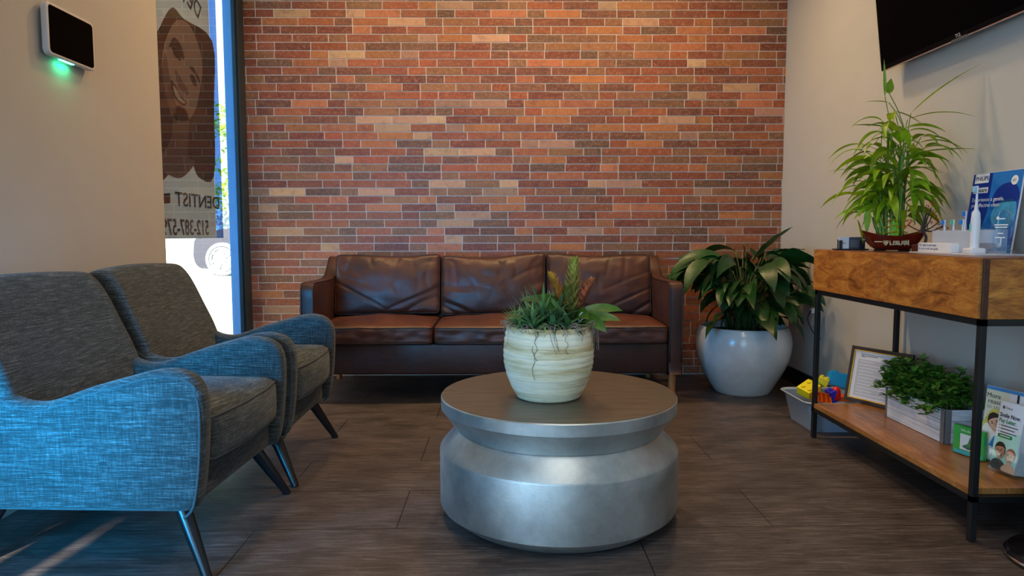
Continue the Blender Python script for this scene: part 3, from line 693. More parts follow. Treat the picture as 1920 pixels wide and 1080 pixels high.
b.build('bromeliad_leaves', M_brom, pp, True)
b = MB(); b.norecalc = True
for (px, pz, lean, hh, rad_, colr) in ((0.0, 0.03, (0.05, 0.0), 0.175, 0.040, (0.75, 0.85, 0.25)), (-0.025, 0.05, (-0.42, -0.1), 0.115, 0.020, (1.0, 0.55, 0.12)), (0.02, 0.05, (0.55, -0.1), 0.10, 0.016, (0.95, 0.35, 0.2)), (-0.005, 0.02, (-0.12, -0.25), 0.10, 0.030, (0.35, 0.45, 0.12))):
    ax = Vector((lean[0], lean[1], 1)).normalized(); c0 = bc+Vector((px, 0, pz))
    b.col = (colr[0]*0.5, colr[1]*0.5, colr[2]*0.4); b.tube([c0, c0+ax*hh*0.5, c0+ax*hh*0.96], [rad_*0.55, rad_*0.4, 0.002], 8)
    nk = int(hh*620)
    for k in range(nk):
        t_ = k/nk; rr_ = rad_*(1-t_)**0.5; a = k*2.4; p = c0+ax*hh*t_
        q = ra.uniform(0.6, 1.3); red = 0.5+0.5*math.sin(k*0.9); b.col = (colr[0]*q, colr[1]*q*(0.45+0.55*max(t_, red*0.7)), colr[2]*q*0.6)
        d = Vector((math.cos(a), math.sin(a), 0.8+t_)); b.leaf(p, d, 0.030+rr_*0.9, 0.020, -0.5, 3, 0.5, 'lance')
b.build('flower_spike', M_flower, pp, True)
# moss strands
b = MB()
for k in range(90):
    a = ra.uniform(-PI, 0.35) if k < 70 else ra.uniform(-0.5, 0.3); r0 = 0.128; r1 = 0.138+ra.uniform(0, 0.02)
    a2 = a+ra.uniform(-0.35, 0.35); dz = ra.uniform(-0.02, 0.02) if k < 64 else ra.uniform(-0.09, -0.01)
    pts = [P3(a, r0-0.01, 0.24), P3((a+a2)/2, r1, 0.25+ra.uniform(-.006, .012)), P3(a2, r1+0.006, 0.24+dz*0.5), P3(a2+ra.uniform(-.1, .1), r1+ra.uniform(0, 0.008), 0.235+dz)]
    b.tube(crom(pts, 4, closed=False), 0.0008, 4)
for a, dz in ((-1.95, -0.15), (-1.9, -0.09), (-0.15, -0.08), (-1.25, -0.07)):
    b.tube([P3(a+0.04*math.sin(k*1.7), (0.150 if k > 2 else 0.143), 0.235+dz*k/8) for k in range(9)], 0.0009, 4)
b.build('moss_strands', M_moss, pp, True)
b = MB(); wc = P3(-0.55, 0.118, 0.25); b.tube(crom([wc+Vector(p) for p in ((-0.03, 0, -0.005), (-0.01, 0, 0.0), (-0.004, 0, 0.03), (0.008, 0, 0.036), (0.012, 0, 0.022), (0.0, 0, 0.012), (-0.006, 0, 0.0))], 5, closed=False), 0.0014, 6); b.build('wire_loop', M_white, pp, True)

# ------------------------------------------------------------------ big white pot with peace lily
LC = (1.43, 4.10)
lp = thing('potted_peace_lily', 'large white glazed floor pot with dark green peace lily in the corner', 'potted plant', (*LC, 0))
b = MB(); prof = crom([(0.150, 0.0), (0.162, 0.006), (0.200, 0.07), (0.238, 0.14), (0.262, 0.20), (0.275, 0.26), (0.278, 0.31), (0.270, 0.36), (0.256, 0.392), (0.244, 0.398), (0.235, 0.385), (0.238, 0.35)], 4, closed=False)
b.lathe([(p.x, p.y) for p in prof], (*LC, 0), 96); b.build('pot', M_glaze, lp, True, angle=60)
b = MB(); b.lathe([(0.001, 0.362), (0.12, 0.366), (0.238, 0.358)], (*LC, 0), 48, capb=False); b.build('soil', M_soil, lp)
rl = random.Random(21)
b = MB(); b.norecalc = True; st = MB()
lvs = []
for k in range(135):
    a = 2*PI*k*0.381966*1.0+rl.uniform(-.25, .25); lvl = rl.random()
    lvs.append((a, rl.uniform(0.06, 0.27), 0.44+0.38*lvl+rl.uniform(-.03, .05), rl.uniform(0.20, 0.29), rl.uniform(0.08, 0.12), rl.uniform(0.9, 2.3), rl.uniform(-0.1, 0.6), 1.0))
# key leaves (azimuth, radius, height, length, width, droop, elevation, tone)
lvs += [(3.1, 0.13, 0.80, 0.28, 0.10, 0.7, 0.25, 1.1), (3.0, 0.14, 0.74, 0.30, 0.10, 0.6, 0.1, 0.9), (3.3, 0.22, 0.70, 0.22, 0.09, 0.8, 0.1, 0.9), (0.25, 0.05, 0.78, 0.34, 0.085, 0.3, 0.75, 1.1), (0.1, 0.10, 0.80, 0.28, 0.08, 0.4, 0.35, 1.0), (-0.1, 0.10, 0.76, 0.28, 0.08, 0.5, 0.15, 0.8), (-0.2, 0.16, 0.68, 0.24, 0.09, 0.7, 0.2, 0.9),
        (-1.3, 0.17, 0.66, 0.26, 0.135, 1.8, 0.0, 1.4), (-1.45, 0.19, 0.56, 0.27, 0.14, 1.9, -0.1, 2.3), (-2.2, 0.15, 0.66, 0.25, 0.10, 2.0, 0.0, 1.3), (-1.9, 0.15, 0.54, 0.18, 0.09, 2.2, 0.0, 1.0), (-2.5, 0.2, 0.60, 0.25, 0.10, 1.6, 0.1, 1.1), (-0.5, 0.22, 0.66, 0.24, 0.10, 1.7, 0.1, 1.0), (-0.7, 0.30, 0.62, 0.2, 0.07, 1.9, 0.3, 1.0)]
for (a, r, z, ln, w, dr, e, tone) in lvs:
    ca, sa = math.cos(a), math.sin(a)
    lim = 1.0
    if ca > 0: lim = min(lim, (0.36/ (r+ln*0.75))/max(ca, 1e-3))
    if sa > 0: lim = min(lim, (0.42/(r+ln*0.75))/max(sa, 1e-3))
    lim = max(0.35, min(1, lim)); r *= lim; ln *= (0.45+0.55*lim)
    if ca < -0.3: z = max(z, 0.70) if sa > -0.6 and r+ln > 0.33 else z
    p = Vector((LC[0]+r*ca, LC[1]+r*sa, z)); b0 = Vector((LC[0]+0.35*r*ca, LC[1]+0.35*r*sa, 0.365))
    st.tube(crom([b0, (b0+p)/2+Vector((-ca*0.02, -sa*0.02, 0.05)), p], 4, closed=False), 0.004, 5)
    g = tone*rl.uniform(0.7, 1.25); yl_ = 1.5 if tone > 2 else 1.0; b.col = (g*yl_, g, g*(0.9 if yl_ == 1 else 0.5))
    b.leaf(p, (ca*math.cos(e), sa*math.cos(e), math.sin(e)), ln, w, dr, 10, 0.25, 'lance', rl.uniform(-1.0, 1.0), 0.003)
for i_, v_ in enumerate(b.v):
    x, y, z = v_; b.v[i_] = (min(x, XR-0.004-0.0005*(i_ % 5)), min(y, YB-0.008-0.0005*(i_ % 5)), z)
    if x < SX1+0.02 and z < 0.72 and y > 3.8: b.v[i_] = (SX1+0.008+0.0007*(i_ % 7), y, z)
b.build('foliage', M_lily, lp, True); st.build('petioles', M_stem, lp, True)

# ------------------------------------------------------------------ wall outlet
ol = thing('wall_outlet', 'small white outlet plate on the right wall behind the peace lily', 'outlet', (XR, 4.05, 0.46))
b = MB(); b.rbox((XR-0.006, 4.01, 0.40), (XR, 4.09, 0.53), 0.002); b.build('plate', M_white, ol)
b = MB(); b.rbox((XR-0.03, 4.035, 0.475), (XR-0.006, 4.065, 0.505), 0.004); b.build('plug', M_white, ol)
b = MB(); b.tube(crom([(XR-0.03, 4.05, 0.49), (XR-0.05, 4.04, 0.44), (XR-0.035, 4.0, 0.37), (XR-0.02, 3.93, 0.34)], 5, closed=False), 0.003, 6); b.build('cord', M_black, ol, True)

# ------------------------------------------------------------------ console table
CX0, CX1, CY0, CY1, CT = 1.428, 1.815, 2.045, 3.155, 0.873
cn = thing('console_table', 'mango wood console table with black iron frame along the right wall', 'console table', ((CX0+CX1)/2, 2.6, 0))
b = MB(); b.rbox((CX0, CY0, 0.689), (CX1, CY1, CT), 0.002); b.build('cabinet_body', [M_wood], cn)
b = MB(); b.box((CX0-0.001, CY0-0.001, CT-0.004), (CX1, CY1+0.001, CT+0.001)); b.build('top_panel', M_woodtop, cn)
b = MB(); b.rbox((CX0-0.0025, CY0-0.003, 0.690), (CX0+0.018, CY0+0.004, CT-0.002), 0.006); b.build('edge_strip', M_edge, cn)
for y0, y1 in ((CY0+0.004, 2.590), (2.594, CY1-0.002)):
    b = MB(); b.rbox((CX0-0.012, y0, 0.691), (CX0+0.004, y1, CT-0.001), 0.0015); b.build('drawer', M_wood, cn)
b = MB(); L = 0.020
for x in (CX0, CX1-L): b.box((x, CY0, 0.669), (x+L, CY1, 0.6885))
for y in (CY0, CY1-L): b.box((CX0, y, 0.669), (CX1, y+L, 0.6885))
for x in (CX0, CX1-L): b.box((x, CY0, 0.125), (x+L, CY1, 0.143))
for y in (CY0, CY1-L): b.box((CX0, y, 0.125), (CX1, y+L, 0.143))
b.build('frame_rail', M_iron, cn)
for x in (CX0, CX1-L):
    for y in (CY0, CY1-L):
        b = MB(); b.rbox((x, y, 0), (x+L, y+L, 0.689), 0.0015); b.build('leg', M_iron, cn)
b = MB(); b.rbox((CX0+0.002, CY0+0.022, 0.143), (CX1-0.002, CY1-0.022, 0.163), 0.0015); b.build('shelf', M_shelf, cn)
b = MB(); b.tube(crom([(1.66, 2.10, 0.672), (1.65, 2.10, 0.64), (1.635, 2.10, 0.60), (1.64, 2.10, 0.592), (1.65, 2.10, 0.61), (1.665, 2.10, 0.66)], 5, closed=False), 0.003, 6)
tag(b.build('cable_clip', M_acryl, None, True), 'clear looped clip hanging under the near end of the console', 'clip')

# ------------------------------------------------------------------ things on the console
z0 = CT+0.0012
def qx(px, X): # y of the world point seen at image column px when standing at X near eye height
    return X*F/(px-945)
# card holder
hc = thing('card_holder', 'black card holder at the far end of the console top', 'card holder', (1.50, 3.02, z0), math.radians(-62+0))
Mh = Matrix.Translation((1.50, 2.985, z0)) @ Matrix.Rotation(math.radians(-12), 4, 'Z')
hc.rotation_euler = (0, 0, 0)
b = MB(); b.rbox((-0.066, -0.025, 0), (0.066, 0.04, 0.006), 0.002, Mh); b.rbox((-0.052, -0.016, 0.005), (-0.038, -0.010, 0.042), 0.001, Mh); b.rbox((0.028, -0.016, 0.005), (0.052, -0.010, 0.042), 0.001, Mh); b.rbox((-0.052, 0.012, 0.005), (0.052, 0.016, 0.045), 0.001, Mh)
b.rbox((0.048, -0.014, 0.005), (0.053, 0.014, 0.042), 0.001, Mh); b.build('holder', M_dk, hc)
def card(name, m, x0, x1, label, y):
    b = MB(); b.rbox((x0, y, 0.0062), (x1, y+0.010, 0.056), 0.0006, Mh); o = b.build(name, m); return tag(o, label, 'business card', None)
c1 = card('business_card', M_paper, -0.050, -0.010, 'white business card standing in the black card holder', -0.008)
text('SD', 0.012, Mh @ frame((-0.036, -0.0085, 0.026), (1, 0, 0), (0, 0, 1)), M_ink, c1, ext=0.0001)
c2 = card('business_card', mat('charcoal_card', srgb(74, 78, 90), 0.5), -0.009, 0.048, 'charcoal business card with pale lines standing in the black card holder', -0.008)
b = MB()
for k in range(5): b.box((-0.005, -0.0088, 0.040-k*0.006), (0.025-0.004*(k % 2), -0.0083, 0.0412-k*0.006), Mh)
b.build('printed_lines', M_greyink, c2)
# bamboo bowl
BC = Vector((1.60, 2.845, z0)); br_ = math.radians(-20)
bb = thing('lucky_bamboo', 'lucky bamboo with long yellow-green leaves in an oxblood boat-shaped bowl on the console', 'potted plant', BC)
MBw = Matrix.Translation(BC) @ Matrix.Rotation(br_, 4, 'Z')
def bowlpt(a, k, inner=0):
    # k 0 bottom ..1 rim
    sx_ = (0.052+0.068*k**0.55)-inner; sy_ = (0.035+0.035*k**0.6)-inner; e = 0.55
    x = sx_*math.copysign(abs(math.cos(a))**e, math.cos(a)); y = sy_*math.copysign(abs(math.sin(a))**e, math.sin(a))
    return MBw @ Vector((x, y, 0.004+k*(0.058+0.020*(x/0.12)**2*1.2)))
b = MB(); n = 72; ks = [0, .03, .15, .3, .45, .6, .75, .9, 1.0]; vs = []; fs = []
rings = [(k, 0) for k in ks]+[(1.0, 0.006), (0.85, 0.008)]
for k, inn in rings:
    for j in range(n): vs.append(bowlpt(2*PI*j/n+0.001, k, inn))
for i in range(len(rings)-1):
    for j in range(n): fs.append((i*n+j, i*n+(j+1) % n, (i+1)*n+(j+1) % n, (i+1)*n+j))
fs.append(tuple(range(n))[::-1]); b.add(vs, fs); b.build('bowl', M_redglaze, bb, True, angle=70)
b = MB(); b.add([bowlpt(2*PI*j/n, 0.85, 0.006) for j in range(n)], [tuple(range(n))])
b.build('pebbles', M_soil, bb)
for i_, ch in enumerate('一帆風順'):
    x = -0.075+i_*0.032; k = 0.42; p = Vector((x, -0.0625, 0.026)); M = MBw @ frame(p, (1, 0, 0), (0, 0.25, 1)); text(ch, 0.031, M, M_cork, bb, ext=0.0035, bold=0.01)
for x in (-0.045, 0.045):
    b = MB(); b.rbox((x-0.02, -0.02, -0.0), (x+0.02, 0.02, 0.006), 0.002, MBw); b.build('foot', M_black, bb)

rbm = random.Random(5); tops = []
b = MB()
for k in range(14):
    x = rbm.uniform(-0.045, 0.04); y = rbm.uniform(-0.02, 0.03); h = rbm.uniform(0.22, 0.42) if k < 9 else rbm.uniform(0.07, 0.14); lx = x*1.0+rbm.uniform(-.02, .02)
    p0 = MBw @ Vector((x, y, 0.045)); p1 = MBw @ Vector((x+lx*0.5, y*1.2, 0.045+h)); npt = 10
    r0 = 0.0065 if k < 11 else 0.0085
    pts = [p0.lerp(p1, t/npt)+Vector((math.sin(t*0.7+k)*0.002, 0, 0)) for t in range(npt+1)]
    b.tube(pts, [r0*(1.0 if t % 3 else 1.22)*(1-0.4*t/npt) for t in range(npt+1)], 8)
    if k < 9: tops.append((p0, p1))
b.build('stalks', M_stalk, bb, True)
b = MB(); b.norecalc = True; pet = MB()
def bamleaf(p, d, ln, w, dr, g, tw=0):
    b.col = (g*rbm.uniform(0.85, 1.15), g, g*0.9); b.leaf(p, d, ln, w, dr, 11, 0.3, 'lance', tw)
xmax = XR-0.01
for (p0, p1) in tops:
    for q in range(15):
        t_ = rbm.uniform(0.15, 1.0); p = p0.lerp(p1, t_); a = rbm.uniform(0, 2*PI); 
        if math.cos(a) > 0.5 and rbm.random() < 0.5: a = PI-a
        e = rbm.uniform(0.5, 1.25); k1 = rbm.uniform(0.04, 0.13); d = Vector((math.cos(a)*math.cos(e), math.sin(a)*math.cos(e), math.sin(e)))
        pe = p+d*k1; pet.tube([p, p+d*k1*0.5+Vector((0, 0, 0.004)), pe], 0.0016, 4)
        d2 = Vector((d.x, d.y, d.z*0.35)); bamleaf(pe, d2, rbm.uniform(0.12, 0.19), rbm.uniform(0.024, 0.040), rbm.uniform(1.0, 2.6), rbm.uniform(0.45, 1.25), rbm.uniform(-1.0, 1.0))
# key leaves: (start dx along image, height, direction in image plane x,z, length, width, droop, tone)
for (dx, z, ix, iz, ln, w, dr, g) in ((-0.035, 0.52, -0.12, 1, 0.15, 0.009, 0.5, 0.9), (0.06, 0.46, 0.75, 0.8, 0.28, 0.020, 0.4, 0.8), (0.05, 0.44, 1, 0.35, 0.24, 0.014, 0.8, 0.8), (0.09, 0.36, 1, 0.30, 0.20, 0.018, 1.4, 1.1), (0.10, 0.33, 1, 0.1, 0.20, 0.02, 0.2, 0.9), (0.10, 0.38, 1, 0.1, 0.18, 0.02, 1.5, 0.8),
       (-0.03, 0.42, -1, 0.15, 0.13, 0.02, 0.15, 0.8), (-0.02, 0.50, -1, 0.2, 0.09, 0.012, 0.3, 0.7), (-0.09, 0.30, -1, 0.15, 0.16, 0.012, 0.4, 0.8), (-0.10, 0.26, -1, 0.1, 0.14, 0.02, 1.9, 0.9), (-0.07, 0.36, -0.8, 0.2, 0.10, 0.024, 2.0, 1.5), (0.02, 0.42, 0.05, -0.2, 0.12, 0.034, 0.9, 1.2), (-0.02, 0.53, 0.0, 1, 0.06, 0.028, 0.1, 0.6), (0.07, 0.37, 0.05, 0.1, 0.14, 0.032, 1.8, 0.8), (0.09, 0.22, 0.25, -1, 0.18, 0.03, 0.2, 1.4), (0.12, 0.20, 0.5, -0.7, 0.18, 0.022, 0.6, 1.6), (0.14, 0.30, 0.5, -0.9, 0.10, 0.02, 0.3, 1.0), (0.075, 0.29, 0.02, -1, 0.18, 0.03, 0.1, 1.5), (0.02, 0.12, -0.1, -1, 0.14, 0.026, 0.1, 1.7), (-0.08, 0.16, -0.1, -1, 0.11, 0.02, 0.3, 1.2), (-0.12, 0.12, 0.2, -1, 0.12, 0.014, 0.3, 1.0), (-0.06, 0.20, 0.05, -1, 0.13, 0.03, 0.3, 1.3), (-0.04, 0.44, -0.9, 0.5, 0.14, 0.02, 1.8, 0.9), (0.0, 0.47, 0.8, -0.3, 0.13, 0.016, 0.6, 0.7), (0.05, 0.40, 0.9, 0.3, 0.15, 0.022, 1.6, 1.1), (-0.10, 0.34, -0.9, 0.3, 0.17, 0.018, 1.9, 1.1), (0.03, 0.36, -0.2, 0.3, 0.13, 0.034, 2.2, 1.4), (0.11, 0.34, 0.9, 0.4, 0.17, 0.02, 2.0, 1.0), (-0.11, 0.24, -0.9, 0.2, 0.15, 0.022, 2.2, 1.2), (0.0, 0.40, -0.5, 0.6, 0.12, 0.028, 1.8, 0.8)):
    v = Vector((0.92, -0.38, 0)); z = z*1.2 if z > 0.3 else z*1.1; p = BC+v*dx+Vector((-0.02, -0.01, z)); d = v*ix+Vector((0, 0, iz)); d.y -= 0.15
    root_ = tops[int(abs(dx*100)) % len(tops)][1]
    if z > 0.25: pet.tube(crom([root_, (root_+p)/2+Vector((0, 0, 0.02)), p], 3, closed=False), 0.0018, 4)
    bamleaf(p, d, ln, w*1.55, dr, g)
for i_, v_ in enumerate(b.v):
    if v_[0] > xmax-0.006: b.v[i_] = (xmax-0.0006*(i_ % 9), v_[1], v_[2])
    if v_[2] < z0+0.03 and v_[0] > CX0-0.02: b.v[i_] = (b.v[i_][0], v_[1], z0+0.03+0.0004*(i_ % 7))
for i_, v_ in enumerate(pet.v):
    if v_[0] > xmax: pet.v[i_] = (xmax, v_[1], v_[2])
b.build('leaves', M_bamboo, bb, True); pet.build('leaf_stems', M_stalk, bb, True)
b = MB()
for zz in (0.075, 0.10, 0.125):
    pts = [MBw @ Vector((0.050*math.cos(a)*(0.9+zz), 0.034*math.sin(a), zz+0.004*math.sin(3*a))) for a in [2*PI*k/24 for k in range(24)]]
    b.tube(pts, 0.0018, 5, closed=True)
for k in range(7): b.lathe([(0.001, -0.004), (0.005, 0), (0.001, 0.004)], MBw @ Vector((-0.05+0.016*k, -0.034, 0.075+0.02*(k % 3))), 8, capb=False)
b.build('gold_ties', M_gold, bb, True)
# bonsai
NC = Vector((1.61, 2.64, z0)); bo = thing('bead_bonsai', 'little wire bonsai with red leaves in a low brown square pot beside the bamboo', 'ornament', NC)
b = MB(); b.rbox((NC.x-0.034, NC.y-0.03, z0), (NC.x+0.034, NC.y+0.03, z0+0.030), 0.004); b.build('pot', M_brownblock, bo)
b = MB()
tr_ = crom([NC+Vector(p) for p in ((0, 0, 0.028), (0.004, 0, 0.06), (-0.014, 0, 0.085), (-0.006, 0, 0.115), (0.003, 0, 0.15))], 5, closed=False); b.tube(tr_, [0.006-0.003*i/len(tr_) for i in range(len(tr_))], 7)
ends = [(-0.07, 0.0, 0.105), (-0.03, 0.01, 0.125), (0.05, 0, 0.115), (0.06, -0.01, 0.10), (0.03, 0.01, 0.14), (-0.02, 0, 0.155), (0.02, 0, 0.17)]
for e_ in ends: b.tube(crom([NC+Vector((-0.008, 0, 0.085)), NC+Vector((e_[0]*0.4, 0, e_[2]*0.8)), NC+Vector(e_)], 4, closed=False), [0.003]*4+[0.0022]*5, 5)
b.build('trunk', M_bark, bo, True)
b = MB(); b.norecalc = True; b3 = MB(); b3.norecalc = True
for i_, e_ in enumerate(ends):
    T_ = b if i_ not in (1, 5) else b3
    for k in range(34):
        p = NC+Vector(e_)+Vector((rbm.gauss(0, 0.013), rbm.gauss(0, 0.01), rbm.gauss(0, 0.009))); g = rbm.uniform(0.4, 1.5); T_.col = (g, g*rbm.uniform(0.5, 1.6), g) if T_ is b else (g*0.5, g*0.7, g*1.4)
        T_.leaf(p, (rbm.uniform(-1, 1), rbm.uniform(-1, 1), rbm.uniform(-.5, 1)), 0.010, 0.006, 0.2, 2, 0.2, 'oval')
b.build('red_leaves', M_redleaf, bo); b3.build('green_leaves', M_box, bo)
# toothbrush display
M_trans = mat('frosted_acrylic', srgb(214, 222, 238), 0.25)
M_trans.node_tree.nodes['Principled BSDF'].inputs['Alpha'].default_value = 0.42
DY0, DY1 = 2.275, 2.585
ds = thing('toothbrush_display', 'white display stand with printed base holding brush heads on the console', 'display stand', (1.59, 2.45, z0))
b = MB(); b.rbox((1.53, 2.235, z0), (1.70, DY1+0.02, z0+0.004), 0.001); b.build('tray', M_white, ds)
b = MB(); b.rbox((1.545, 2.385, z0+0.004), (1.62, DY1-0.01, z0+0.038), 0.003); b.build('printed_block', M_white, ds)
text('The right brush head\nfor your oral care goals', 0.0125, frame((1.5447, DY1-0.016, z0+0.0255), (0, -1, 0), (0, 0, 1)), M_navyink, ds, space=1.0, ext=0.0001, sx=0.98)
b = MB(); b.rbox((1.575, 2.30, z0+0.004), (1.578, 2.54, z0+0.082), 0.001); b.rbox((1.655, 2.27, z0+0.004), (1.658, 2.54, z0+0.086), 0.001)
for y in (2.30, 2.345, 2.395, 2.445, 2.495, 2.537): b.box((1.578, y, z0+0.04), (1.655, y+0.003, z0+0.082))
b.build('acrylic_rack', M_trans, ds)
M_bristle = mat('blue_bristles', srgb(40, 130, 215), 0.5); M_bristg = mat('green_bristles', srgb(90, 190, 150), 0.5)
zr = z0+0.0405
M_hd = mat('brush_neck', srgb(225, 230, 240), 0.3)
first = None
spots = [(1.598, 2.505, zr, 0, 'leftmost small brush head, in the front slots of the white display stand'), (1.598, 2.455, zr, 1, 'green-bristled brush head in the front slots of the display stand'), (1.598, 2.405, zr, 0, 'blue brush head nearest the electric toothbrush, front row of the stand'), (1.640, 2.455, zr+0.03, 0, 'raised back row brush head, behind the green-bristled one'), (1.640, 2.405, zr+0.03, 0, 'raised back row brush head closest to the upright toothbrush')]
for i_, (x, y, z, gcol, lab) in enumerate(spots):
    if i_ < 2:
        hd = thing('brush_head', lab, 'brush head', (x, y, z), 0, 'brush heads in the display stand')
        b = MB(); b.lathe([(0.0075, 0), (0.0075, 0.004), (0.0045, 0.012), (0.0032, 0.04), (0.0030, 0.062)], n=12); b.rbox((-0.0045, -0.0055, 0.058), (0.001, 0.0055, 0.080), 0.002); b.build('neck', M_hd, hd, True, world=False, angle=50)
        b = MB(); b.rbox((-0.013, -0.005, 0.062), (-0.004, 0.005, 0.079), 0.002); b.build('bristles', M_bristg if gcol else M_bristle, hd, False, world=False)
        if i_ == 0: first = hd
    else:
        hd = first.copy(); COL.objects.link(hd); hd.location = (x, y, z); hd['label'] = lab
        for c_ in first.children:
            cc_ = c_.copy(); COL.objects.link(cc_); cc_.parent = hd
tbr = thing('electric_toothbrush', 'white electric toothbrush with mint button standing on its charger on the console', 'toothbrush', (1.565, 2.285, z0+0.004))
tx, ty, tz = 1.560, 2.285, z0+0.004
b = MB(); b.lathe([(0.0135, 0.018), (0.0140, 0.03), (0.0145, 0.07), (0.0142, 0.11), (0.0120, 0.135), (0.0085, 0.142)], (tx, ty, tz), 24, capt=True); b.build('handle', M_white, tbr, True, angle=50)
b = MB(); b.rbox((tx-0.024, ty-0.024, tz), (tx+0.024, ty+0.026, tz+0.020), 0.005, n=3); b.build('charger', M_white, tbr, True, angle=50)
b = MB(); b.lathe([(0.008, 0.142), (0.0055, 0.15), (0.0036, 0.175), (0.0032, 0.205)], (tx, ty, tz), 14); b.rbox((tx-0.0045, ty-0.0065, tz+0.198), (tx+0.001, ty+0.0065, tz+0.224), 0.002); hd_ = b.build('brush_head', M_hd, tbr, True, angle=50)
b = MB(); b.rbox((tx-0.014, ty-0.006, tz+0.203), (tx-0.004, ty+0.006, tz+0.223), 0.002); b.build('bristles', mat('pale_bristles', srgb(150, 200, 220), 0.5), hd_)
b = MB(); Mb = frame((tx-0.0143, ty+0.003, tz+0.088), (0, -1, 0), (0, 0, 1)); b.slab(roundrect(-0.005, -0.014, 0.005, 0.014, 0.0048), -0.0012, 0.0006, 0.0005, lambda a, c, t: Mb @ Vector((a, c, t))); b.build('button', mat('mint_button', srgb(130, 214, 196), 0.4), tbr)
# poster
t = NT('blue_poster_print'); v = t.coord(); n1 = t.noise(v, 16, 6, 0.7); g_ = t.new('ShaderNodeSeparateXYZ'); t.link(v, g_.inputs[0])
n2 = t.noise(t.coord((1, 10, 3)), 4, 6, 0.8)
c = t.ramp(n1, [(0.3, srgb(8, 62, 160)), (0.55, srgb(20, 118, 206)), (0.75, srgb(90, 180, 232))]); c = t.mix(c, srgb(120, 200, 235), t.ramp(n2, [(0.6, (0, 0, 0)), (0.75, (0.5,)*3)]))
t.link(c, t.p.inputs['Base Color']); t.p.inputs['Roughness'].default_value = 0.35; M_poster = t.m
po = thing('poster_board', 'blue printed poster board leaning on the wall behind the toothbrush', 'poster', (1.77, 2.54, z0))
Mp = frame((1.775, 2.672, z0), (0, -1, 0), (0.12, 0, 1)); PW, PH = 0.262, 0.300
b = MB(); b.rbox((0, 0, -0.004), (PW, PH, 0), 0.0005, Mp); b.build('board', M_paper, po)
b = MB(); b.norecalc = True; e_ = 0.0003
pb = [M_poster, mat('poster_navy', srgb(10, 50, 150), 0.35), mat('poster_teal', srgb(70, 160, 210), 0.4, var=0.3, vscale=30), M_whiteink, mat('poster_sky', srgb(30, 120, 205), 0.4, var=0.15)]
flat(b, [(0, 0), (PW-0.003, 0), (PW-0.003, PH-0.002), (0, PH-0.002)], Mp, e_, 0)
flat(b, [(0.105, 0.2), (PW-0.003, 0.2), (PW-0.003, PH-0.002), (0.105, PH-0.002)], Mp, 2*e_, 4)
flat(b, [(0, 0), (0.06, 0), (0.105, 0.15), (0.105, PH-0.002), (0, PH-0.002)], Mp, 2*e_, 1)
flat(b, crom([(0.12, 0.18), (0.14, 0.235), (0.19, 0.255), (0.24, 0.24), (0.256, 0.19), (0.19, 0.185)], 4), Mp, 3*e_, 1)
flat(b, crom([(0.13, 0.14), (0.16, 0.185), (0.24, 0.19), (0.25, 0.12), (0.2, 0.08), (0.15, 0.1)], 4), Mp, 3*e_, 2)
flat(b, [(0.012, 0.262), (0.088, 0.262), (0.088, 0.297), (0.012, 0.297)], Mp, 4*e_, 3)
flat(b, [(0.012, 0.224), (0.092, 0.224), (0.092, 0.245), (0.012, 0.245)], Mp, 4*e_, 3)
flat(b, ell(0.222, 0.262, 0.017, 0.017), Mp, 4*e_, 3)
b.build('print', pb, po)
text('PHILIPS', 0.022, Mp @ Matrix.Translation((0.016, 0.272, 5*e_)), M_navyink, po, ext=0.0001, bold=0.02)
text('sonicare', 0.021, Mp @ Matrix.Translation((0.015, 0.2285, 5*e_)), M_ink, po, ext=0.0001, bold=0.02)
text('Experience a gentle,\nyet effective clean', 0.021, Mp @ Matrix.Translation((0.014, 0.192, 5*e_)), M_whiteink, po, ext=0.0001)
text('#1', 0.016, Mp @ Matrix.Translation((0.213, 0.257, 5*e_)), M_ink, po, ext=0.0001)
# award
aw = thing('glass_award', 'clear oval glass award with etched lettering at the near end of the console', 'award', (1.66, 2.27, z0))
Ma = frame((1.642, 2.275, z0+0.010), (0.25, -0.97, 0), (0.05, 0, 1))
M_agl = glass('award_glass', (0.80, 0.90, 0.97), 2.2, 0.02)
b = MB(); ov = ell(0, 0.072, 0.038, 0.068, n=40); b.slab(ov, -0.008, 0.008, 0.003, lambda a, c, t: Ma @ Vector((a, c, t))); b.build('oval', M_agl, aw, True, angle=40)
b = MB(); b.rbox((-0.035, 0.0, -0.016), (0.035, 0.008, 0.016), 0.003, Ma); 
for s in (-1, 1): b.tube(crom([Ma @ Vector(p) for p in ((s*0.05, -0.004, 0.0), (s*0.03, 0.010, 0.004), (s*0.012, 0.014, 0.006), (0, 0.008, 0.006))], 4, closed=False), 0.003, 6)
b.build('base', M_agl, aw)
b = MB(); b.rbox((1.60, 2.20, z0), (1.73, 2.232, z0+0.0045), 0.001); tag(b.build('acrylic_plate', M_trans), 'thin clear plate lying beside the glass award on the console', 'plate')
b = MB(); b.norecalc = True
for yy, ww in ((0.108, 0.012), (0.088, 0.024), (0.080, 0.022), (0.060, 0.010), (0.046, 0.018)):
    flat(b, [(-ww, yy), (ww, yy), (ww, yy+0.0035), (-ww, yy+0.0035)], Ma, 0.0088, 0)
flat(b, ell(-0.014, 0.112, 0.005, 0.006), Ma, 0.0088, 0)
b.build('etching', [M_whiteink], aw)

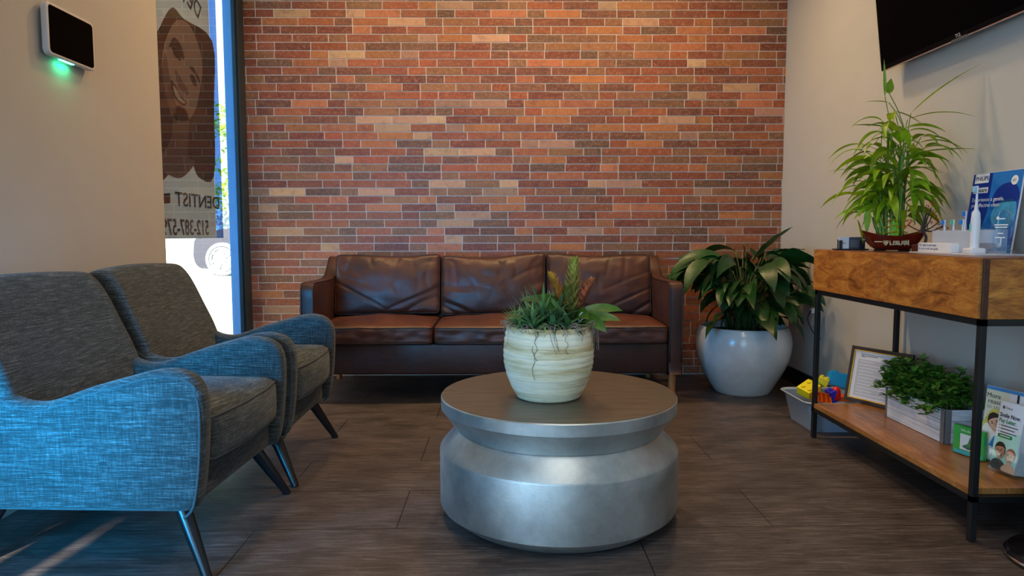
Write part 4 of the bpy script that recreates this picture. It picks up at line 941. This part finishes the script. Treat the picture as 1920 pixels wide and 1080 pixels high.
# ------------------------------------------------------------------ things on the lower shelf
zs = 0.1635
Mf = frame((1.601, 3.205, zs+0.003), (0.44, -0.898, 0), (0.17, 0.085, 1)); FW, FH = 0.30, 0.258
cf_ = thing('framed_certificate', 'dark framed certificate leaning at the far end of the lower shelf', 'picture frame', (1.66, 3.08, zs))
M_fr = mat('dark_walnut_frame', srgb(44, 26, 26), 0.35); fwid = 0.016
b = MB()
for a_, c_ in (((0, 0, -0.016), (FW, fwid, 0)), ((0, FH-fwid, -0.016), (FW, FH, 0)), ((0, fwid, -0.016), (fwid, FH-fwid, 0)), ((FW-fwid, fwid, -0.016), (FW, FH-fwid, 0))): b.rbox(a_, c_, 0.002, Mf)
b.build('frame', M_fr, cf_)
b = MB(); g0, g1 = fwid, fwid+0.004
for a_, c_ in (((g0, g0, -0.006), (FW-g0, g1, -0.002)), ((g0, FH-g1, -0.006), (FW-g0, FH-g0, -0.002)), ((g0, g0, -0.006), (g1, FH-g0, -0.002)), ((FW-g1, g0, -0.006), (FW-g0, FH-g0, -0.002))): b.box(a_, c_, Mf)
b.build('gold_inner_edge', M_gold, cf_)
b = MB(); b.box((fwid, fwid, -0.012), (FW-fwid, FH-fwid, -0.007), Mf); b.build('certificate', M_paper, cf_)
b = MB(); b.norecalc = True
flat(b, [(0.040, 0.03), (FW-0.03, 0.03), (FW-0.03, 0.20), (0.040, 0.20)], Mf, -0.0066, 0)
for k in range(11):
    yy = 0.19-k*0.015; flat(b, [(0.05, yy), (0.12+0.15*abs(math.sin(k*2.1)), yy), (0.12+0.15*abs(math.sin(k*2.1)), yy+0.003), (0.05, yy+0.003)], Mf, -0.0063, 1)
b.build('print', [mat('certificate_grey', srgb(196, 202, 214), 0.6, var=0.06, vscale=120), M_whiteink], cf_)
text('SD', 0.022, Mf @ Matrix.Translation((0.05, 0.212, -0.0062)), M_ink, cf_, ext=0.0001)
b = MB(); b.norecalc = True; flat(b, [(0.078, 0.224), (0.16, 0.224), (0.16, 0.226), (0.078, 0.226)], Mf, -0.0062, 0); flat(b, [(0.078, 0.217), (0.135, 0.217), (0.135, 0.219), (0.078, 0.219)], Mf, -0.0062, 0); b.build('heading_lines', [M_ink], cf_)
# wooden planter box
t = NT('whitewashed_boards'); n1 = t.noise(t.coord((8, 1.5, 60)), 2, 6, 0.7)
t.link(t.ramp(n1, [(0.3, srgb(176, 178, 186)), (0.55, srgb(222, 224, 232)), (0.8, srgb(242, 244, 248))]), t.p.inputs['Base Color']); t.p.inputs['Roughness'].default_value = 0.7; t.bump(n1, 0.3, 0.002); M_ww = t.m
wb = thing('planter_box', 'whitewashed wooden planter box with metal corners full of boxwood on the lower shelf', 'planter box', (1.71, 2.71, zs))
WX0, WX1, WY0, WY1, WH = 1.635, 1.79, 2.508, 2.905, 0.128
b = MB(); bh = (WH-0.004)/3
for k in range(3):
    za, zb_ = zs+0.001+k*(bh+0.0015), zs+0.001+k*(bh+0.0015)+bh
    b.rbox((WX0, WY0, za), (WX0+0.010, WY1, zb_), 0.0015); b.rbox((WX1-0.010, WY0, za), (WX1, WY1, zb_), 0.0015)
    b.rbox((WX0+0.010, WY0, za), (WX1-0.010, WY0+0.010, zb_), 0.0015); b.rbox((WX0+0.010, WY1-0.010, za), (WX1-0.010, WY1, zb_), 0.0015)
b.build('boards', M_ww, wb)
b = MB(); b.box((WX0+0.01, WY0+0.01, zs+0.001), (WX1-0.01, WY1-0.01, zs+0.11)); b.build('soil', M_soil, wb)
M_strap = mat('grey_metal_strap', srgb(122, 122, 126), 0.45, metal=0.15)
for yy, s in ((WY0, -1), (WY1, 1)):
    b = MB(); y0_, y1_ = (yy-0.0015, yy+0.024) if s < 0 else (yy-0.012, yy+0.0015)
    b.box((WX0-0.0015, y0_, zs+0.001), (WX0, y1_, zs+WH)); b.box((WX0-0.0015, yy-0.0015 if s < 0 else yy, zs+0.001), (WX0+0.024, yy if s < 0 else yy+0.0015, zs+WH))
    for z in (0.018, 0.064, 0.11):
        if s < 0: b.lathe([(0.003, 0), (0.002, 0.002)], n=10, capt=True, M=Matrix.Translation((WX0+0.014, yy-0.0015, zs+z)) @ Matrix.Rotation(PI/2, 4, 'X'))
        b.lathe([(0.003, 0), (0.002, 0.002)], n=10, capt=True, M=Matrix.Translation((WX0-0.0015, yy+(0.012 if s < 0 else -0.006), zs+z)) @ Matrix.Rotation(-PI/2, 4, 'Y'))
    b.build('corner_strap', M_strap, wb)
rx = random.Random(9); b = MB(); b.norecalc = True; st = MB()
for k in range(150):
    y = rx.uniform(WY0-0.01, WY1-0.0); x = rx.uniform(WX0+0.01, WX1-0.02); base_ = Vector((min(max(x, WX0+0.015), WX1-0.02), min(max(y, WY0+0.015), WY1-0.015), zs+0.10))
    hh = rx.uniform(0.06, 0.17)*(1.0-0.35*((y-2.72)/0.25)**2); tip = Vector((min(XR-0.03, x+rx.uniform(-0.075, 0.03)), y+rx.uniform(-0.05, 0.07), zs+0.10+hh))
    if k < 14: tip = Vector((WX0-0.02-rx.uniform(0, .03), y+rx.uniform(0, .05), zs+0.10+rx.uniform(-0.01, 0.06)))
    if 14 <= k < 26: tip = Vector((x-0.03, WY1+rx.uniform(0.0, 0.12), zs+rx.uniform(0.13, 0.22)))
    if 26 <= k < 34: tip = Vector((min(XR-0.04, x+0.03), WY0-rx.uniform(0.0, 0.06), zs+rx.uniform(0.14, 0.24)))
    mid = (base_+tip)/2+Vector((0, 0, 0.03)); pts = crom([base_, mid, tip], 5, closed=False); st.tube(pts, 0.0013, 4)
    for q in range(3, len(pts)):
        for s in range(3):
            a = rx.uniform(0, 2*PI); e = rx.uniform(-0.1, 0.9); g = rx.uniform(0.35, 1.7); b.col = (g*rx.uniform(0.9, 1.3), g, g*0.8)
            p_ = pts[q]; dd = Vector((math.cos(a)*math.cos(e), math.sin(a)*math.cos(e), math.sin(e)))
            if p_.x+0.03 > XR: dd.x = -abs(dd.x)
            b.leaf(p_, dd, rx.uniform(0.022, 0.034), rx.uniform(0.015, 0.022), 0.4, 4, 0.25, 'oval')
b.build('foliage', M_box, wb, True); st.build('twigs', M_stem, wb)

# simple printed portraits for leaflets (generic faces)
M_sk = mat('print_skin', srgb(226, 178, 150), 0.5); M_sk2 = mat('print_skin_dark', srgb(196, 140, 110), 0.5); M_hr = mat('print_hair', srgb(34, 26, 24), 0.5); M_hr2 = mat('print_auburn', srgb(150, 96, 84), 0.5)
M_tooth = mat('print_teeth', srgb(240, 238, 232), 0.5); M_lip = mat('print_shade', srgb(128, 66, 56), 0.5); M_shirt = mat('print_shirt', srgb(70, 74, 80), 0.5); M_blue = mat('print_blue', srgb(60, 140, 206), 0.5); M_yel = mat('print_yellow', srgb(206, 200, 90), 0.5, var=0.2, vscale=60)
PM = [M_sk, M_sk2, M_hr, M_hr2, M_tooth, M_lip, M_shirt, M_blue, M_yel, M_greenink, M_paper, M_mint]
def face(b, M, cx, cy, r, rot, hair, skin=0, z=0.0004, bald=False):
    def T(pts): return [(cx+(x*math.cos(rot)-y*math.sin(rot))*r, cy+(x*math.sin(rot)+y*math.cos(rot))*r) for x, y in pts]
    flat(b, T(ell(0, 0.22, 0.86, 1.05)), M, z, hair)
    flat(b, T(crom([(-0.72, 0.35), (-0.68, -0.35), (-0.4, -0.92), (0, -1.1), (0.4, -0.92), (0.68, -0.35), (0.72, 0.35), (0.5, 0.72 if bald else 0.55), (0, 0.86 if bald else 0.62), (-0.5, 0.72 if bald else 0.55)], 4)), M, z*2, skin)
    for s in (-1, 1):
        flat(b, T(ell(s*0.30, 0.10, 0.14, 0.055)), M, z*3, 2); flat(b, T([(s*0.14, 0.26), (s*0.46, 0.26), (s*0.44, 0.33), (s*0.16, 0.32)]), M, z*3, hair)
    flat(b, T([(-0.04, 0.05), (0.08, 0.05), (0.16, -0.24), (-0.14, -0.24)]), M, z*3, 1 if skin == 0 else 5)
    flat(b, T(crom([(-0.38, -0.42), (0, -0.50), (0.38, -0.42), (0.22, -0.70), (0, -0.76), (-0.22, -0.70)], 4)), M, z*3, 5)
    flat(b, T(crom([(-0.30, -0.46), (0, -0.53), (0.30, -0.46), (0.15, -0.62), (0, -0.66), (-0.15, -0.62)], 4)), M, z*4, 4)
# green card block
Mg = frame((1.604, 2.415, zs), (0.27, -0.96, 0), (0.0, 0, 1)); gc = thing('green_card_stand', 'small green card in a clear acrylic block by the near console leg', 'card stand', (1.62, 2.36, zs))
b = MB(); b.rbox((0, 0.004, -0.018), (0.118, 0.104, -0.004), 0.001, Mg); b.build('card', mat('green_card', srgb(30, 168, 66), 0.4, var=0.1), gc)
b = MB(); b.norecalc = True; flat(b, [(0.028, 0.022), (0.078, 0.022), (0.078, 0.078), (0.028, 0.078)], Mg, -0.0036, 0)
flat(b, [(0.006, 0.006), (0.112, 0.006), (0.112, 0.018), (0.006, 0.018)], Mg, -0.0036, 3)
flat(b, crom([(0.040, 0.036), (0.058, 0.048), (0.066, 0.072), (0.070, 0.05), (0.072, 0.036)], 4), Mg, -0.0033, 1); flat(b, crom([(0.036, 0.034), (0.06, 0.036), (0.075, 0.036), (0.065, 0.026), (0.05, 0.028)], 4), Mg, -0.0033, 2)
b.build('print', [M_paper, M_greenink, mat('teal_ink', srgb(20, 90, 100), 0.5), mat('aqua_ink', srgb(40, 170, 190), 0.5)], gc)
text('We Accept', 0.013, Mg @ Matrix.Translation((0.030, 0.086, -0.0034)), M_whiteink, gc, ext=0.0001)
b = MB(); b.box((-0.003, 0.0, -0.022), (0.121, 0.107, -0.0005), Mg); b.build('acrylic_block', M_acryl, gc)
# large leaflet stack behind
Ml = frame((1.655, 2.345, zs+0.008), (0.26, -0.965, 0), (0.08, 0.02, 1)); LW, LH = 0.150, 0.252
lf = thing('leaflet_stack', 'pale leaflet stack reading More reasons behind the narrow brochures', 'leaflets', (1.66, 2.25, zs))
b = MB()
for k in range(5): b.rbox((0, 0, -0.003*k-0.0022), (LW, LH-0.001*k, -0.003*k), 0.0003, Ml)
b.build('pages', M_paper, lf)
b = MB(); b.norecalc = True
flat(b, [(0.001, 0.001), (0.085, 0.001), (0.085, LH-0.012), (0.001, LH-0.012)], Ml, 0.0003, 12)
flat(b, [(0.001, LH-0.012), (LW-0.001, LH-0.012), (LW-0.001, LH-0.001), (0.001, LH-0.001)], Ml, 0.0003, 7)
flat(b, crom([(0.002, 0.13), (0.03, 0.175), (0.06, 0.172), (0.084, 0.14), (0.083, 0.11), (0.002, 0.10)], 4), Ml, 0.0006, 8)
flat(b, crom([(0.002, 0.02), (0.002, 0.11), (0.03, 0.12), (0.06, 0.08), (0.083, 0.05), (0.083, 0.01)], 4), Ml, 0.0009, 4)
flat(b, [(0.03, 0.05), (0.07, 0.04), (0.075, 0.08), (0.045, 0.085)], Ml, 0.0012, 7)
flat(b, [(0.110, LH-0.05), (0.118, LH-0.05), (0.118, LH-0.012), (0.110, LH-0.012)], Ml, 0.0006, 2)
face(b, Ml, 0.046, 0.128, 0.030, 0.45, 2, 0, 0.0014)
face(b, Ml, 0.070, 0.085, 0.018, -0.3, 3, 1, 0.0014)
b.build('print', PM+[mat('leaflet_sand', srgb(222, 222, 196), 0.5)], lf)
text('More\n reasons', 0.023, Ml @ Matrix.Translation((0.003, 0.213, 0.0009)), M_ink, lf, ext=0.0001, space=0.85)
text('to smile', 0.020, Ml @ Matrix.Translation((0.008, 0.176, 0.0009)), M_greyink, lf, ext=0.0001)
# narrow brochures
Mr = frame((1.606, 2.226, zs+0.014), (0.17, -0.985, 0), (0.155, 0.03, 1)); RW, RHh = 0.092, 0.222
bro = thing('brochure_stack', 'narrow brochures reading Smile Now Pay Later at the near end of the lower shelf', 'brochures', (1.64, 2.18, zs))
b = MB()
for k in range(9): b.rbox((0.0005*k, 0, -0.0042*k-0.003), (RW+0.0005*k, RHh-0.0015*(k % 3), -0.0042*k), 0.0003, Mr)
b.build('pages', M_paper, bro)
b = MB(); b.norecalc = True
flat(b, [(0.001, 0.001), (RW-0.001, 0.001), (RW-0.001, 0.13), (0.001, 0.105)], Mr, 0.0003, 11)
flat(b, roundrect(0.010, 0.105, 0.064, 0.117, 0.0058), Mr, 0.0006, 9)
flat(b, ell(0.014, 0.203, 0.0045, 0.0055), Mr, 0.0006, 6)
flat(b, crom([(0.004, 0.002), (0.006, 0.025), (0.025, 0.035), (0.05, 0.025), (0.055, 0.002)], 4), Mr, 0.0006, 6)
flat(b, crom([(0.045, 0.002), (0.048, 0.018), (0.068, 0.03), (0.088, 0.02), (0.09, 0.002)], 4), Mr, 0.0009, 0)
face(b, Mr, 0.030, 0.062, 0.023, 0.15, 2, 1, 0.0012)
face(b, Mr, 0.068, 0.052, 0.021, -0.1, 3, 0, 0.0012, True)
b.build('print', PM, bro)
text('Smile Now.', 0.0185, Mr @ Matrix.Translation((0.005, 0.172, 0.0009)), M_ink, bro, ext=0.0001, bold=0.02, sx=0.88)
text('Pay Later.', 0.0185, Mr @ Matrix.Translation((0.005, 0.154, 0.0009)), M_greenink, bro, ext=0.0001, bold=0.02, sx=0.88)
text('Cherry', 0.009, Mr @ Matrix.Translation((0.021, 0.200, 0.0009)), M_ink, bro, ext=0.0001)
b = MB(); b.norecalc = True
for k, w_ in enumerate((0.062, 0.052, 0.060)):
    y_ = 0.143-k*0.0105; flat(b, [(0.016, y_), (0.016+w_, y_), (0.016+w_, y_+0.0028), (0.016, y_+0.0028)], Mr, 0.0009, 0); flat(b, [(0.009, y_), (0.012, y_), (0.012, y_+0.0028), (0.009, y_+0.0028)], Mr, 0.0009, 0)
flat(b, [(0.018, 0.1095), (0.056, 0.1095), (0.056, 0.1125), (0.018, 0.1125)], Mr, 0.0009, 1)
b.build('fine_print', [M_ink, M_paper], bro)
b = MB()
b.box((-0.004, 0.0, 0.004), (RW+0.008, 0.062, 0.006), Mr); b.box((-0.004, 0.0, -0.048), (-0.002, 0.075, 0.004), Mr); b.box((RW+0.006, 0.0, -0.048), (RW+0.008, 0.075, 0.004), Mr); b.box((-0.004, -0.004, -0.048), (RW+0.008, -0.002, 0.006), Mr)
tag(b.build('brochure_holder', M_acryl), 'clear acrylic holder around the Smile Now brochures', 'holder')

# ------------------------------------------------------------------ toy bin
M_bin = mat('grey_blue_plastic', srgb(150, 168, 190), 0.4); 
tbn = thing('toy_bin', 'grey-blue plastic tub of toy blocks on the floor by the console', 'storage bin', (1.62, 3.4, 0))
def ring(x0, y0, x1, y1, r, z, k=5): return [(p[0], p[1], z) for p in roundrect(x0, y0, x1, y1, r, k)]
BX0, BY0, BX1, BY1 = 1.47, 3.225, 1.735, 3.50
rgs = [ring(BX0, BY0, BX1, BY1, 0.03, 0.0), ring(BX0-0.028, BY0-0.018, BX1+0.02, BY1+0.02, 0.035, 0.128), ring(BX0-0.034, BY0-0.024, BX1+0.026, BY1+0.026, 0.038, 0.134), ring(BX0-0.050, BY0-0.036, BX1+0.040, BY1+0.040, 0.05, 0.146), ring(BX0-0.046, BY0-0.032, BX1+0.036, BY1+0.036, 0.05, 0.150), ring(BX0-0.030, BY0-0.020, BX1+0.022, BY1+0.022, 0.034, 0.142), ring(BX0+0.003, BY0+0.003, BX1-0.003, BY1-0.003, 0.03, 0.006)]
b = MB(); n = len(rgs[0]); vs = [p for r_ in rgs for p in r_]; fs = []
for i in range(len(rgs)-1):
    for j in range(n): fs.append((i*n+j, i*n+(j+1) % n, (i+1)*n+(j+1) % n, (i+1)*n+j))
fs.append(tuple(range(n))[::-1]); fs.append(tuple((len(rgs)-1)*n+j for j in range(n))); b.add(vs, fs); b.build('tub', M_bin, tbn, True, angle=35)
def toy(name, lab, col, loc, dims, rot, studs=(2, 2), hollow=False, dome=False):
    m = mat('toy_'+name+'_%d_%d_%d' % col, srgb(*col), 0.35)
    M = Matrix.Translation(loc) @ Matrix.Rotation(math.radians(rot[2]), 4, 'Z') @ Matrix.Rotation(math.radians(rot[1]), 4, 'Y') @ Matrix.Rotation(math.radians(rot[0]), 4, 'X')
    b = MB(); dx, dy, dz = dims
    if dome: b.lathe([(dx/2, -dz/2), (dx/2, 0), (dx/2*0.85, dz*0.3), (dx/4, dz/2), (0.001, dz*0.52)], n=20, M=M)
    elif hollow:
        w = 0.004
        b.box((-dx/2, -dy/2, -dz/2), (dx/2, dy/2, -dz/2+w), M); b.box((-dx/2, -dy/2, -dz/2), (-dx/2+w, dy/2, dz/2), M); b.box((dx/2-w, -dy/2, -dz/2), (dx/2, dy/2, dz/2), M); b.box((-dx/2, -dy/2, -dz/2), (dx/2, -dy/2+w, dz/2), M); b.box((-dx/2, dy/2-w, -dz/2), (dx/2, dy/2, dz/2), M)
        for k in range(1, 3): b.box((-dx/2+dx*k/3-w/2, -dy/2, -dz/2), (-dx/2+dx*k/3+w/2, dy/2, dz/2), M)
    else:
        b.rbox((-dx/2, -dy/2, -dz/2), (dx/2, dy/2, dz/2), 0.003, M)
    o = b.build(name, m, None, dome); tag(o, lab, 'toy block', 'toy blocks in the tub')
    if not dome and not hollow:
        for i in range(studs[0]):
            for j in range(studs[1]):
                b = MB(); b.lathe([(min(dx/studs[0], dy/studs[1])*0.28, 0), (min(dx/studs[0], dy/studs[1])*0.28, 0.006)], (-dx/2+dx*(i+0.5)/studs[0], -dy/2+dy*(j+0.5)/studs[1], dz/2), 14, capb=False, capt=True, M=M)
                b.build('stud', m, o)
    return o
toy('toy_block', 'big yellow toy block tilted at the left end of the tub', (240, 226, 20), (1.505, 3.36, 0.178), (0.085, 0.075, 0.042), (18, -22, 25))
toy('toy_block', 'small yellow toy block nearest the sky-blue block', (238, 224, 30), (1.605, 3.42, 0.205), (0.05, 0.05, 0.038), (0, 18, -30))
toy('toy_block', 'lime green toy block squeezed between the two yellow blocks', (140, 190, 20), (1.555, 3.42, 0.182), (0.055, 0.06, 0.04), (5, 10, 20))
toy('toy_block', 'hollow orange toy brick against the front rim of the tub', (250, 110, 20), (1.535, 3.285, 0.148), (0.085, 0.05, 0.04), (62, 14, 16), hollow=True)
toy('toy_block', 'violet-blue toy block beside the hollow orange brick', (40, 40, 190), (1.592, 3.305, 0.160), (0.033, 0.05, 0.06), (10, -18, 10), (1, 1))
toy('toy_block', 'red rounded toy block in the middle of the tub', (226, 20, 20), (1.612, 3.30, 0.172), (0.045, 0.045, 0.06), (0, 0, 0), dome=True)
toy('toy_block', 'long orange toy plate lying on the right of the tub', (245, 96, 20), (1.675, 3.32, 0.142), (0.11, 0.04, 0.025), (0, -3, -8), (4, 1))
toy('toy_block', 'sky-blue jumbo toy block on top at the back right of the tub', (20, 160, 230), (1.69, 3.44, 0.205), (0.105, 0.09, 0.07), (-14, 16, -18))

# ------------------------------------------------------------------ bin at lower right
wbx, wby = 1.625, 1.895
wc_ = thing('pedal_bin', 'black round pedal bin with chrome base ring at the lower right edge', 'trash can', (wbx, wby, 0))
M_gb = mat('gloss_black', (0.008, 0.008, 0.01), 0.15); M_chr = mat('chrome', (0.75, 0.75, 0.75), 0.12, metal=1.0)
b = MB(); b.lathe([(0.115, 0.03), (0.118, 0.05), (0.118, 0.30), (0.112, 0.31)], (wbx, wby, 0), 48, capt=True); b.build('body', M_gb, wc_, True, angle=40)
b = MB(); b.lathe([(0.123, 0.31), (0.126, 0.32), (0.124, 0.34), (0.10, 0.352), (0.001, 0.358)], (wbx, wby, 0), 48); b.build('lid', M_gb, wc_, True, angle=40)
b = MB(); b.lathe([(0.160, 0.0), (0.163, 0.012), (0.155, 0.026), (0.115, 0.034)], (wbx, wby, 0), 64); b.build('base', M_gb, wc_, True, angle=40)
b = MB(); b.lathe([(0.1625, 0.008), (0.1655, 0.010), (0.1655, 0.014), (0.1625, 0.016)], (wbx, wby, 0), 64, capb=False); b.build('base_ring', M_chr, wc_, True)

# ------------------------------------------------------------------ television
tv = thing('television', 'black flat television tilted forward on the right wall', 'television', (XR, 2.72, 2.0))
Mt = frame((1.757, 3.275, 1.697), (0, -1, 0), (-0.125, 0, 1)); TW, TH = 1.12, 0.645
b = MB(); b.rbox((0, 0, -0.028), (TW, TH, 0), 0.003, Mt); b.build('casing', mat('tv_screen_bezel', (0.006, 0.006, 0.007), 0.3, spec=0.2), tv)
b = MB(); b.box((0.010, 0.020, 0.0), (TW-0.010, TH-0.010, 0.0012), Mt); b.build('screen', mat('tv_screen', (0.002, 0.002, 0.003), 0.25, spec=0.12), tv)
b = MB(); b.box((0.004, -0.0035, -0.010), (TW-0.004, 0.001, -0.002), Mt); b.build('bottom_trim', M_chr, tv)
b = MB(); b.rbox((0.14, 0.0, -0.055), (TW-0.14, TH*0.6, -0.025), 0.012, Mt); b.build('rear_housing', M_gb, tv)
b = MB(); b.rbox((0.505, -0.008, -0.012), (0.60, 0.004, 0.0006), 0.003, Mt); b.build('sensor_tab', mat('clear_grey', srgb(90, 94, 96), 0.2), tv)
text('TCL', 0.018, Mt @ Matrix.Translation((0.535, 0.006, 0.0014)), mat('silver_logo', srgb(200, 200, 205), 0.3), tv, ext=0.0002, bold=0.01)
b = MB(); b.box((1.80 if False else 1.775, 2.5, 1.85), (XR, 2.9, 2.1)); b.build('wall_mount', M_iron, tv)

# ------------------------------------------------------------------ light
W = bpy.data.worlds.new('world'); sc.world = W; W.use_nodes = True
wn = W.node_tree; bg = wn.nodes['Background']; sky = wn.nodes.new('ShaderNodeTexSky'); sky.sky_type = 'HOSEK_WILKIE'; sky.turbidity = 3.0; sky.sun_direction = (-0.12*0.9, -0.94, 0.34)
mixn = wn.nodes.new('ShaderNodeMix'); mixn.data_type = 'RGBA'; mixn.inputs[0].default_value = 0.75
wn.links.new(sky.outputs[0], mixn.inputs[6]); mixn.inputs[7].default_value = (0.85, 0.95, 1.0, 1); wn.links.new(mixn.outputs[2], bg.inputs['Color']); bg.inputs['Strength'].default_value = 3.0
def area(name, loc, rot, size, size_y, power, col, spread=None):
    l = bpy.data.lights.new(name, 'AREA'); l.shape = 'RECTANGLE'; l.size = size; l.size_y = size_y; l.energy = power; l.color = col
    if spread: l.spread = math.radians(spread)
    o = bpy.data.objects.new(name, l); COL.objects.link(o); o.location = loc; o.rotation_euler = rot; return o
nd = Vector((0.30, 1.0, -0.10)); area('daylight_window_near', (XL+0.20, 1.0, 0.62), nd.to_track_quat('-Z', 'Y').to_euler(), 0.34, 0.9, 17, (0.0, 0.42, 1.0), 76)
area('daylight_window_rear', (-0.55, YF+0.03, 1.15), (PI/2, 0, PI), 1.3, 1.9, 54, (0.40, 0.68, 1.0))
area('daylight_window_left', (XL+0.02, -0.45, 1.0), (0, -PI/2, 0), 1.4, 0.9, 52, (0.30, 0.62, 1.0))
for x, y, p in ((-0.9, 3.75, 15), (0.1, 3.75, 17), (1.0, 3.75, 15), (0.55, 1.75, 5)):
    area('downlight', (x, y, ZC-0.03), (0, 0, 0), 0.18, 0.18, p, (1.0, 0.66, 0.32), 150)
area('downlight_left', (-1.0, 2.6, ZC-0.03), (0, 0, 0), 0.18, 0.18, 3.2, (1.0, 0.68, 0.36), 160)
area('ceiling_panel', (0.2, 0.1, ZC-0.03), (0, 0, 0), 0.6, 0.6, 17, (0.95, 0.94, 0.90), 140)
gl = bpy.data.lights.new('tablet_glow', 'AREA'); gl.shape = 'RECTANGLE'; gl.size = 0.012; gl.size_y = 0.07; gl.energy = 0.07; gl.color = (0.0, 1.0, 0.42)
go = bpy.data.objects.new('tablet_glow', gl); COL.objects.link(go); go.location = (XL+0.021, TY0+0.125, TZ0-0.004); go.rotation_euler = (0, 0, 0)
sl = bpy.data.lights.new('sun', 'SUN'); sl.energy = 26; sl.angle = math.radians(0.9); sl.color = (1.0, 0.93, 0.78)
s_o = bpy.data.objects.new('sun', sl); COL.objects.link(s_o); el = math.radians(20)
sd = Vector((0.12, 1.0, 0)).normalized()*math.cos(el)+Vector((0, 0, -math.sin(el))); s_o.rotation_euler = sd.to_track_quat('-Z', 'Y').to_euler()

sc.view_settings.view_transform = 'Standard'; sc.view_settings.look = 'None'; sc.view_settings.gamma = 1; sc.view_settings.exposure = 0.0; sc.view_settings.use_curve_mapping = False
sc.cycles.max_bounces = 8; sc.cycles.transparent_max_bounces = 16; sc.cycles.use_denoising = True; sc.cycles.sample_clamp_indirect = 6
